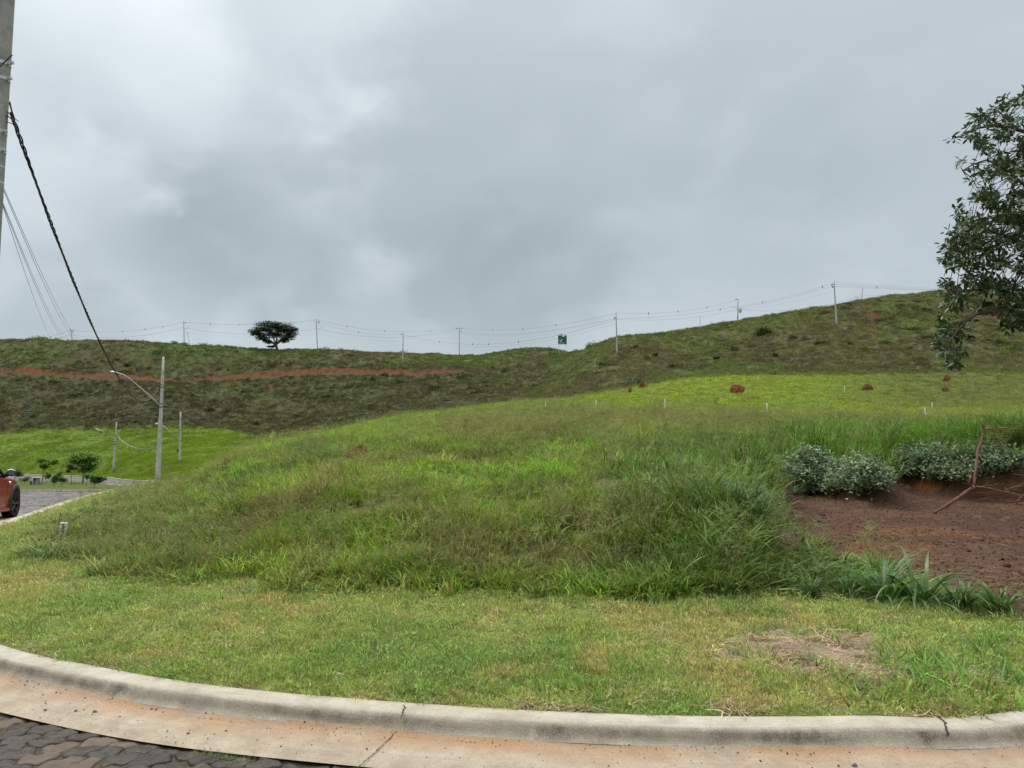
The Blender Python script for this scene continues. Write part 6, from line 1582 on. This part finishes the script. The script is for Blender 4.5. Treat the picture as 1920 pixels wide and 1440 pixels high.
    Fc = [(i, i + n, i + n + 1, i + 1) for i in range(n - 1)] + [(2 * n + i, 2 * n + i + 1, 3 * n + i + 1, 3 * n + i) for i in range(n - 1)]
    Fc += [(0, 2 * n, 3 * n, n), (n - 1, 2 * n - 1, 4 * n - 1, 3 * n - 1)]
    mb.add(V, Fc); mb.build("window", Mg, e)
    mb = MB(); top = []
    for sx in (1, -1):
        for i, ((x, y), (x2, y2)) in enumerate(zip(lo, hi)):
            if i in (0, 1, 3, 4, 5): mb.tube([(x, sx * y * 1.004, zb_(x) - .01), (x + (x2 - x) * .5, sx * (y + y2) / 2 * 1.01, (zb_(x) + 1.37) / 2 + .01), (x2, sx * y2 * 1.004, 1.37)], [.028, .026, .028], 6)
    mb.build("pillar", Mb, e)
    V = []; Fc = []; nx, ny = 12, 9
    for i in range(nx):
        x = .16 - 1.70 * i / (nx - 1); w = float(np.interp(-x, [-.16, .02, .3, .9, 1.38, 1.54], [.48, .575, .615, .615, .58, .44]))
        for j in range(ny):
            v = -1 + 2 * j / (ny - 1); V.append((x, v * w, 1.365 + .055 * (1 - v * v) * (1 - ((x + .7) / .95) ** 2 * .7)))
    for i in range(nx - 1):
        for j in range(ny - 1): Fc.append((i * ny + j, i * ny + j + 1, (i + 1) * ny + j + 1, (i + 1) * ny + j))
    MB().add(V, Fc).build("roof", Mb, e, smooth_=True)
    # mirrors
    for s in (1, -1):
        mb = MB(); mb.blob((.50, s * (HW + .07), 1.01), (.07, .105, .075), 2, .02, 16, 10); o = mb.build("mirror", Mb, e, smooth_=True)
        MB().tube([(.56, s * (HW - .09), .95), (.52, s * (HW + .02), .985)], [.05, .045], 8).build("mirror_stem", Mb, o)
        V = []; n = 20
        for k in range(n): a = 2 * math.pi * k / n; V.append((.432, s * (HW + .07) + math.cos(a) * .080, 1.008 + math.sin(a) * .052))
        MB().add(V, [tuple(range(n)) if s > 0 else tuple(range(n - 1, -1, -1))]).build("mirror_glass", Ms, o)
        mb = MB(); mb.tube([(.46, s * (HW + .0), 1.06), (.48, s * (HW + .06), 1.085), (.48, s * (HW + .14), 1.055)], [.010, .012, .008], 6); mb.build("chrome_edge", Mc, o)
        mb = MB(); mb.blob((.78, s * (HW - .012), .795), (.085, .022, .036), 3, .02, 14, 8); mb.build("side_vent", Mc, e, smooth_=True)
        mb = MB(); mb.box((-.42, s * (HW - .003), .80), (.16, .03, .03), bev=.01); mb.build("door_handle", Mc, e)
        for xx in (.56, -.62):
            mb = MB(); P = [(xx, s * (Wd(xx) * (.95 + .05 * math.sin(min(1, t * 1.5) * math.pi / 2) - .045 * max(0, t - .62) / .38) + .001), .22 + .66 * t) for t in [i / 10 for i in range(11)]]
            mb.tube(P, .004, 4); mb.build("door_gap", Mb, e)
        mb = MB(); mb.blob((1.70, s * .60, .72), (.10, .12, .12), 4, .02, 14, 8); mb.build("headlight", mat("lamp_lens", (.6, .62, .64), .1, .6), e, smooth_=True)
        MB().box((-1.87, s * .62, .78), (.10, .16, .26), bev=.03).build("tail_light", mat("tail_lens", (.3, .01, .01), .2, .5), e)
    MB().box((1.88, 0, .42), (.12, 1.2, .2), bev=.04).build("grille", Mb, e)
    MB().box((-1.95, 0, .62), (.02, .48, .12)).build("number_plate", M_white, e)
    MB().box((-1.90, 0, .32), (.12, 1.46, .18), bev=.04).build("bumper", Mb, e)
car()

# ------------------------------------------------------------------ fallen branch, brush pile, bank shrubs
def branch():
    M_br = mat("reddish_dead_branch", (.20, .095, .070), .85, .2, var=.35, vscale=25, bump=.6, bscale=90)
    Yd = 10.6
    def S(px, py, y): return at(px, py, y)
    b = hit(1750, 963); Yb = b.y; e = empty("fallen_branch", b, "forked reddish dead branch propped in the bare hollow", "branch")
    def rough(path, r0, r1, seed, nm, nn=26):
        g = np.random.default_rng(seed); P = [Vector(p) for p in catmull([p - b for p in path], .07)]
        P = [p + Vector(g.normal(size=3)) * r0 * .12 for p in P]; n = len(P)
        mb = MB(); rr = [(r0 + (r1 - r0) * i / (n - 1)) * (1 + .18 * math.sin(i * 2.7 + seed) + .08 * g.normal()) for i in range(n)]; mb.tube(P, rr, 9)
        for i in range(2, n - 1, 3):
            d = Vector(g.normal(size=3)).normalized(); mb.tube([P[i], P[i] + d * rr[i] * 1.9], [rr[i] * .45, rr[i] * .15], 5)
        return mb.build(nm, M_br, e, smooth_=True)
    fork = S(1827, 912, Yb - .2)
    rough([S(1750, 963, Yb), S(1775, 948, Yb - .1), S(1800, 931, Yb - .15), fork], .021, .027, 1, "stem")
    rough([fork, S(1829, 885, Yb - .15), S(1834, 845, Yb), S(1843, 815, Yb + .1), S(1845, 800, Yb + .1), S(1847.5, 788, Yb + .1)], .020, .012, 2, "limb")
    rough([fork, S(1850, 915, Yb - .1), S(1880, 922, Yb), S(1925, 931, Yb + .2), S(1980, 940, Yb + .3)], .016, .009, 3, "limb")
    rough([S(1845, 805, Yb + .1), S(1865, 804, Yb + .2), S(1900, 801, Yb + .3), S(1935, 799, Yb + .4), S(1990, 806, Yb + .4)], .011, .007, 4, "limb")
    rough([S(1823, 913, Yb - .2), S(1817, 905, Yb - .25), S(1821, 892, Yb - .25)], .018, .012, 5, "twig")
    rough([S(1845, 803, Yb + .1), S(1842, 797, Yb + .05), S(1841, 793, Yb + .05)], .010, .007, 6, "twig")
    rough([S(1848, 806, Yb + .1), S(1870, 822, Yb + .1), S(1895, 838, Yb + .2)], .007, .004, 7, "twig")
branch()
def brush():
    """heap of cut twigs and litter at the right end of the hollow"""
    g = np.random.default_rng(9); b = hit(1915, 925)
    e = empty("brush_pile", b, "dark heap of cut twigs and dry litter at the right edge of the hollow", "brush pile")
    for nm, col, n, rr in (("dark_twigs", (.055, .038, .030), 520, .005), ("pale_twigs", (.34, .25, .15), 130, .0045), ("red_twigs", (.24, .10, .07), 50, .007)):
        mb = MB()
        for i in range(n):
            x = g.uniform(-.9, 2.6); y = g.uniform(-1.5, 1.6); zmax = max(0, .62 * (1 - ((x - 1.2) / 2.2) ** 2)) * (.35 + .65 * min(1, (y + 1.6) / 1.8)); z = g.random() * zmax + gz(b.x + x, b.y + y) - b.z + .02
            a = g.normal() * .7; L_ = g.uniform(.15, .8); d = Vector((math.cos(a), math.sin(a) * .8, g.normal() * .22)) * L_
            p = Vector((x, y, z)); mb.tube([p - d * .5, p + Vector(g.normal(size=3)) * .03 * L_, p + d * .5], [rr, rr * .9, rr * .4], 4, cap=False)
        mb.build(nm, mat(nm, col, .9, .1, var=.3, vscale=8), e)
brush()
def bank_shrub(label, px0, px1, Y, topy, boty, n, seed, slope):
    g = np.random.default_rng(seed); pc = (px0 + px1) / 2; b = ground_at(pc, Y, 880); s = Y / F
    e = empty("trailing_shrub", b, label, "shrub", "grey-green shrubs trailing over the bank")
    cen = []
    for i in range(84):
        f = g.random(); q = g.uniform(-1, 1); env = (1 - abs(q) ** 3) ; px = pc + q * (px1 - px0) / 2
        mid = (topy + boty) / 2 + slope * (px - pc) + 5 * math.sin(q * 5 + seed); py = mid + (f - .5) * (boty - topy - 12) * (.35 + .65 * env); r = g.uniform(4.5, 14)
        h_ = hit(px, py + r * .5); v = (Vector((0, 0, H0)) - h_).normalized(); c = h_ + v * g.uniform(.05, .22) + Vector((0, 0, .09)) - b; s = h_.y / F; cen.append((tuple(c), (r * s, r * s, r * .7 * s)))
    V, Q = leaf_cloud(cen, n, .075, .038, seed, .95, 1.7, up=.3)
    np_mesh("foliage", V, quads=Q, mats=[ML_grey], parent=e)
    mb = MB()
    for c, r in cen:
        for q in range(3):
            t = Vector(c) + Vector(g.normal(size=3)) * .1; mb.tube([Vector(c) + Vector((g.normal() * .05, .12, -.14)), Vector(c) * .5 + t * .5 + Vector((0, .03, -.03)), t], [.005, .004, .002], 4, cap=False)
    mb.build("stems", mat("shrub_stem", (.10, .10, .06), .8), e)
bank_shrub("left grey-green shrub trailing down the bank of the hollow", 1478, 1660, 13.0, 852, 928, 12500, 21, .12)
bank_shrub("right grey-green shrub on the bank behind the fallen branch", 1690, 1905, 13.0, 826, 906, 16000, 22, .0)

# clumps of very broad grass at the front of the hollow
def grass_clump(label, px, py, size, n, seed, col=(.10, .19, .045), w=.030, lean=.5, name="guinea_grass_clump"):
    b = hit(px, py); o_ = blades(n, .10 * size, .62 * size, w * size ** .5, lean, 1.1, seed, segs=7, hvar=.3, droop=.9)
    m = leaf_mat("blade_%d" % seed, col, transl=.28, var=.22, rough=.42, spec=.4)
    o = np_mesh(name, o_[0], quads=o_[1], tris=o_[2], mats=[m]); o.location = b
    tag(o, label, "grass clump")
grass_clump("largest arching broad-bladed grass clump in front of the hollow", 1722, 1132, 1.0, 60, 31, (.085, .165, .035), .033, .95)
grass_clump("broad grass clump with upright tips left of the largest one", 1655, 1130, .85, 44, 32, (.085, .17, .035))
grass_clump("bright low grass clump right of the largest one", 1800, 1145, .60, 44, 33, (.09, .17, .035), .026)
grass_clump("bright grass clump at the right edge of the picture", 1872, 1150, .60, 46, 34, (.10, .18, .035), .026)
grass_clump("narrow-bladed grass clump at the left front of the hollow", 1590, 1120, .45, 50, 35, (.08, .15, .04), .018)
grass_clump("dark clump leaning over the front edge of the hollow", 1520, 1120, .42, 46, 36, (.06, .125, .035), .018)
grass_clump("dark clump overhanging the left corner of the hollow", 1425, 985, .72, 60, 37, (.06, .13, .04), .022)
grass_clump("bluish broad clump behind the left corner of the hollow", 1395, 965, 1.0, 60, 38, (.075, .15, .06), .026)
grass_clump("arching clump left of the bluish broad one", 1330, 950, .95, 60, 39, (.075, .155, .045), .026)
grass_clump("clump hanging over the back bank between the two shrubs", 1500, 895, .85, 50, 40, (.06, .14, .035), .022)
grass_clump("grass clump hanging between the two shrubs, right side", 1678, 898, .95, 60, 49, (.10, .21, .045), .018, .6)
grass_clump("low grass clump in front of the left shrub's left end", 1488, 925, .60, 50, 51, (.09, .18, .045), .018, .7)
grass_clump("flattened pale weed lying on the lawn near the kerb", 1690, 1262, .52, 26, 41, (.15, .24, .075), .022, 1.25, "flattened_weed")
grass_clump("spreading weed on the lawn left of the flattened one", 1590, 1285, .38, 22, 42, (.10, .20, .05), .018, 1.1, "flattened_weed")
grass_clump("spreading weed on the lawn at the right edge", 1850, 1235, .45, 26, 43, (.10, .20, .05), .018, 1.1, "flattened_weed")
grass_clump("leafy clump growing in front of the numbered marker post", 124, 1030, .20, 36, 46, (.14, .26, .06), .022, .5)
grass_clump("grass clump at the left tip of the uncut grass", 92, 1052, .50, 40, 47, (.13, .24, .065), .022, .6)
# long arching dry stalk in front of the clumps
P = [at(1495, 1160, 6.2), at(1530, 1145, 6.15), at(1590, 1135, 6.1), at(1660, 1138, 6.1), at(1730, 1150, 6.1)]
o = MB().tube([Vector(p) - P[0] for p in catmull(P, .03)], .0035, 5).build("dry_stalk", mat("dry_stalk", (.42, .34, .18), .8), loc=P[0]); tag(o, "long arching dry stalk in front of the broad grass clumps", "stalk")

# pebbles and bits on the gutter
MP = mat("pebble", (.10, .095, .095), .8, var=.3, vscale=60)
for k, (px, py, w) in enumerate(((139, 1287, 6), (145, 1290, 5), (110, 1287, 6), (142, 1333, 5), (178, 1335, 7), (353, 1375, 5), (424, 1371, 5), (421, 1349, 4), (545, 1374, 4), (40, 1259, 6), (1083, 1357, 5), (1237, 1354, 5), (1465, 1411, 7), (1603, 1436, 9), (1680, 1399, 9), (1626, 1406, 7), (1711, 1402, 6), (1762, 1398, 7), (1914, 1407, 7), (987, 1390, 4), (1045, 1413, 4), (225, 1344, 4), (85, 1331, 4), (398, 1299, 5))):
    z = .04 if py > 1300 or k in (0, 1, 2, 9) else .13
    x, y = on_plane(px, py, .040); s = y / F * w * .5
    o = MB().blob((0, 0, s * .4), (s * 1.2, s, s * .7), 60 + k, .25, 8, 5).build("pebble", MP, loc=(x, y, .037)); tag(o, "small dark pebble lying on the concrete gutter", "pebble", "dark pebbles on the gutter")
# cracks: dark open joints, laid on the concrete
def crack(pts, w, nm):
    g = np.random.default_rng(len(pts)); P = [np.array(on_plane(px, py, z) + (z,)) for px, py, z in pts]; Q = catmull(P, .012)
    V = []; Fc = []
    for i, p in enumerate(Q):
        t = Q[min(i + 1, len(Q) - 1)] - Q[max(i - 1, 0)]; n = np.array([-t[1], t[0], 0]); n /= np.linalg.norm(n) + 1e-9; ww = w * g.uniform(.35, 1.3); j = g.normal() * w * .7
        V.append(tuple(p + n * (ww + j))); V.append(tuple(p - n * (ww - j)))
    for i in range(len(Q) - 1): Fc.append((2 * i, 2 * i + 1, 2 * i + 3, 2 * i + 2))
    o = MB().add(V, Fc).build(nm, mat("crack_dirt", (.05, .038, .03), .95)); tag(o, kind='structure')
crack([(758, 1321, .137), (757, 1330, .139), (752, 1345, .132)], .004, "kerb_joint")
crack([(752, 1362, .070), (742, 1372, .060), (728, 1386, .051), (712, 1402, .045), (690, 1422, .040), (668, 1441, .037)], .003, "gutter_joint")
crack([(1757, 1342, .137), (1768, 1352, .139), (1776, 1366, .132), (1780, 1380, .105)], .005, "kerb_joint")
crack([(1790, 1392, .066), (1800, 1400, .058), (1815, 1415, .050), (1830, 1427, .045), (1850, 1441, .040)], .004, "gutter_joint")

# ------------------------------------------------------------------ the tree whose branches hang in at the right
def big_tree():
    g = np.random.default_rng(77)
    base = Vector((15.2, 15.5, gz(15.2, 15.5)))
    e = empty("overhanging_tree", base, "large dark leafy tree whose branches hang in from the right", "tree")
    Mb_ = M_bark
    tr = MB(); nodes = []
    fork = Vector((0, 0, 3.2))
    tr.tube([Vector((0, 0, -.3)), Vector((.03, 0, .5)), Vector((-.05, 0, 1.6)), fork], [.36, .27, .24, .22], 12)
    limbs = []
    def L(pts, r0, r1, seed):
        P = [Vector(p) for p in catmull(pts, .25)]; n = len(P)
        tr.tube(P, [r0 + (r1 - r0) * (i / (n - 1)) ** .8 for i in range(n)], 7)
        limbs.append((P, r0, r1)); return P
    def A(px, py, y): return at(px, py, y) - base
    L([fork, A(2150, 420, 15.2), A(2000, 280, 14.6), A(1920, 247, 14.2), A(1880, 236, 14.0), A(1835, 240, 13.9), A(1800, 258, 13.8)], .17, .012, 1)
    L([A(1905, 243, 14.1), A(1888, 222, 14.1), A(1865, 205, 14.0)], .035, .008, 2)
    L([fork, A(2100, 520, 14.8), A(1980, 400, 14.3), A(1900, 330, 14.1), A(1850, 300, 14.0), A(1805, 320, 13.9)], .15, .01, 3)
    L([fork, A(2060, 560, 14.5), A(1960, 480, 14.0), A(1880, 440, 13.8), A(1820, 430, 13.7), A(1778, 455, 13.6)], .14, .012, 4)
    L([fork, A(2060, 640, 14.4), A(1960, 560, 13.8), A(1880, 540, 13.6), A(1820, 545, 13.5), A(1775, 545, 13.4)], .13, .012, 5)
    L([A(1930, 552, 13.7), A(1880, 575, 13.5), A(1830, 590, 13.4), A(1795, 620, 13.3), A(1775, 655, 13.3)], .05, .008, 6)
    L([A(1945, 556, 13.8), A(1930, 590, 13.9), A(1900, 605, 14.0), A(1880, 612, 14.0)], .05, .008, 7)
    L([fork, A(2300, 450, 16), A(2400, 200, 17)], .16, .05, 8); L([fork, A(2200, 300, 15.6), A(2150, 100, 15.2), A(2120, 40, 15)], .17, .03, 9)
    L([fork, A(2420, 560, 15), A(2600, 480, 14)], .14, .04, 10); L([fork, A(2250, 500, 18), A(2200, 350, 19)], .12, .04, 11)
    # silhouette of the crown, filled with leaf rosettes
    sil = [(1815, 250), (1785, 272), (1782, 262), (1800, 240), (1795, 228), (1825, 212), (1840, 204), (1862, 203), (1868, 188), (1900, 180), (1960, 150), (2080, 60), (2250, -10), (2420, 60), (2560, 250), (2640, 420), (2560, 600), (2300, 650), (2100, 640), (1960, 615),
           (1905, 606), (1884, 618), (1868, 588), (1835, 578), (1815, 600), (1812, 630), (1800, 650), (1818, 684), (1800, 690), (1775, 682), (1750, 665), (1752, 640), (1760, 610), (1764, 570), (1768, 545), (1762, 515), (1786, 490), (1760, 480), (1772, 455), (1768, 440), (1800, 425), (1815, 410), (1788, 405), (1795, 388), (1815, 370),
           (1835, 350), (1808, 338), (1790, 300), (1810, 302), (1830, 322), (1845, 316), (1850, 290), (1838, 275)]
    S = np.array(sil, float); ros = []
    xs = np.array([s[0] for s in sil]); x0, x1, y0, y1 = S[:, 0].min(), S[:, 0].max(), S[:, 1].min(), S[:, 1].max()
    tries = 0
    seg = []
    for P, r0, r1 in limbs:
        for i, p in enumerate(P[1:]): seg.append((p, r0 + (r1 - r0) * (i + 1) / len(P)))
    segp = np.array([tuple(p) for p, r in seg])
    while len(ros) < 1800 and tries < 90000:
        tries += 1
        px = g.uniform(x0, x1) if g.random() < .45 else g.uniform(1745, 1990); py = g.uniform(y0, y1)
        if not poly_inside(S, np.array([px]), np.array([py]))[0]: continue
        yy = g.normal(13.9, .75) if px < 1990 else g.normal(15.2, 1.8)
        hole = float(fbm(np.array([px / 34. + yy * .2]), np.array([py / 24. + yy * .3]), 1.0, 2, 5)[0])
        dens = .95 if py > 380 else .62
        if px > 1990: dens = .7
        if hole < .10 - (.10 if py > 420 else .0) - (.2 if px > 1990 else 0): continue
        if g.random() > dens or (px < 1860 and py > 430 and g.random() < .28): continue
        ros.append(A(px, py, yy))
    Rp = np.array([tuple(r) for r in ros])
    tw = MB()
    dirs = []
    for r in Rp:
        d = np.linalg.norm(segp - r, axis=1); k = int(np.argmin(d)); s = Vector(segp[k]); t = Vector(r); dirs.append((t - s))
        if d[k] < .95 and g.random() < .7:
            mid = s.lerp(t, .5) + Vector(g.normal(size=3)) * .05 * d[k] + Vector((0, 0, .05 * d[k])); rr = .004 + .003 * d[k]; tw.tube([s, mid, t], [rr * 1.6, rr, .003], 4, cap=False)
    V = []; Q = []
    for r, dv in zip(Rp, dirs):
        # a rosette of palmate leaves: stalks radiate, leaflets droop
        nl = g.integers(8, 15); ax = (Vector(dv).normalized() * .6 + Vector((0, 0, .4)) + Vector(g.normal(size=3)) * .35).normalized(); ax_s = ax.orthogonal().normalized(); ax_t = ax.cross(ax_s)
        for q in range(nl):
            a = 6.283 * q / nl + g.normal() * .25; el = g.uniform(-.15, .9)
            d = (ax_s * math.cos(a) + ax_t * math.sin(a)) * math.cos(el) + ax * math.sin(el); d.z -= g.uniform(.1, .55); d.normalize()
            ln = g.uniform(.085, .165); w = ln * g.uniform(.36, .46); sd = d.cross(Vector((0, 0, 1)) + Vector(g.normal(size=3)) * .4).normalized(); up = sd.cross(d)
            p = Vector(r) + d * g.uniform(.01, .06) + Vector(g.normal(size=3)) * .03; o = len(V); k1 = p + d * ln * .4 - up * .008; k2 = p + d * ln * .75 - up * .012
            V += [p, k1 - sd * w * .5 + up * .012, k2 - sd * w * .38 + up * .008, p + d * ln - up * .02, k2 + sd * w * .38 + up * .008, k1 + sd * w * .5 + up * .012, k1, k2]
            Q += [(o, o + 1, o + 6, o + 6), (o + 1, o + 2, o + 7, o + 6), (o + 6, o + 7, o + 4, o + 5)]
    tris = []; quads = []
    for i in range(0, len(V), 8):
        tris += [(i, i + 1, i + 6), (i, i + 6, i + 5), (i + 2, i + 3, i + 7), (i + 7, i + 3, i + 4)]; quads += [(i + 1, i + 2, i + 7, i + 6), (i + 6, i + 7, i + 4, i + 5)]
    ml = leaf_mat("tree_leaf", (.055, .092, .030), transl=.2, var=.6, rough=.4, spec=.45, tip=((.10, .13, .035), .10))
    np_mesh("crown", np.array([tuple(v) for v in V]), quads=quads, tris=tris, mats=[ml], parent=e)
    tr.build("trunk", Mb_, e, smooth_=True); tw.build("twigs", Mb_, e)
big_tree()
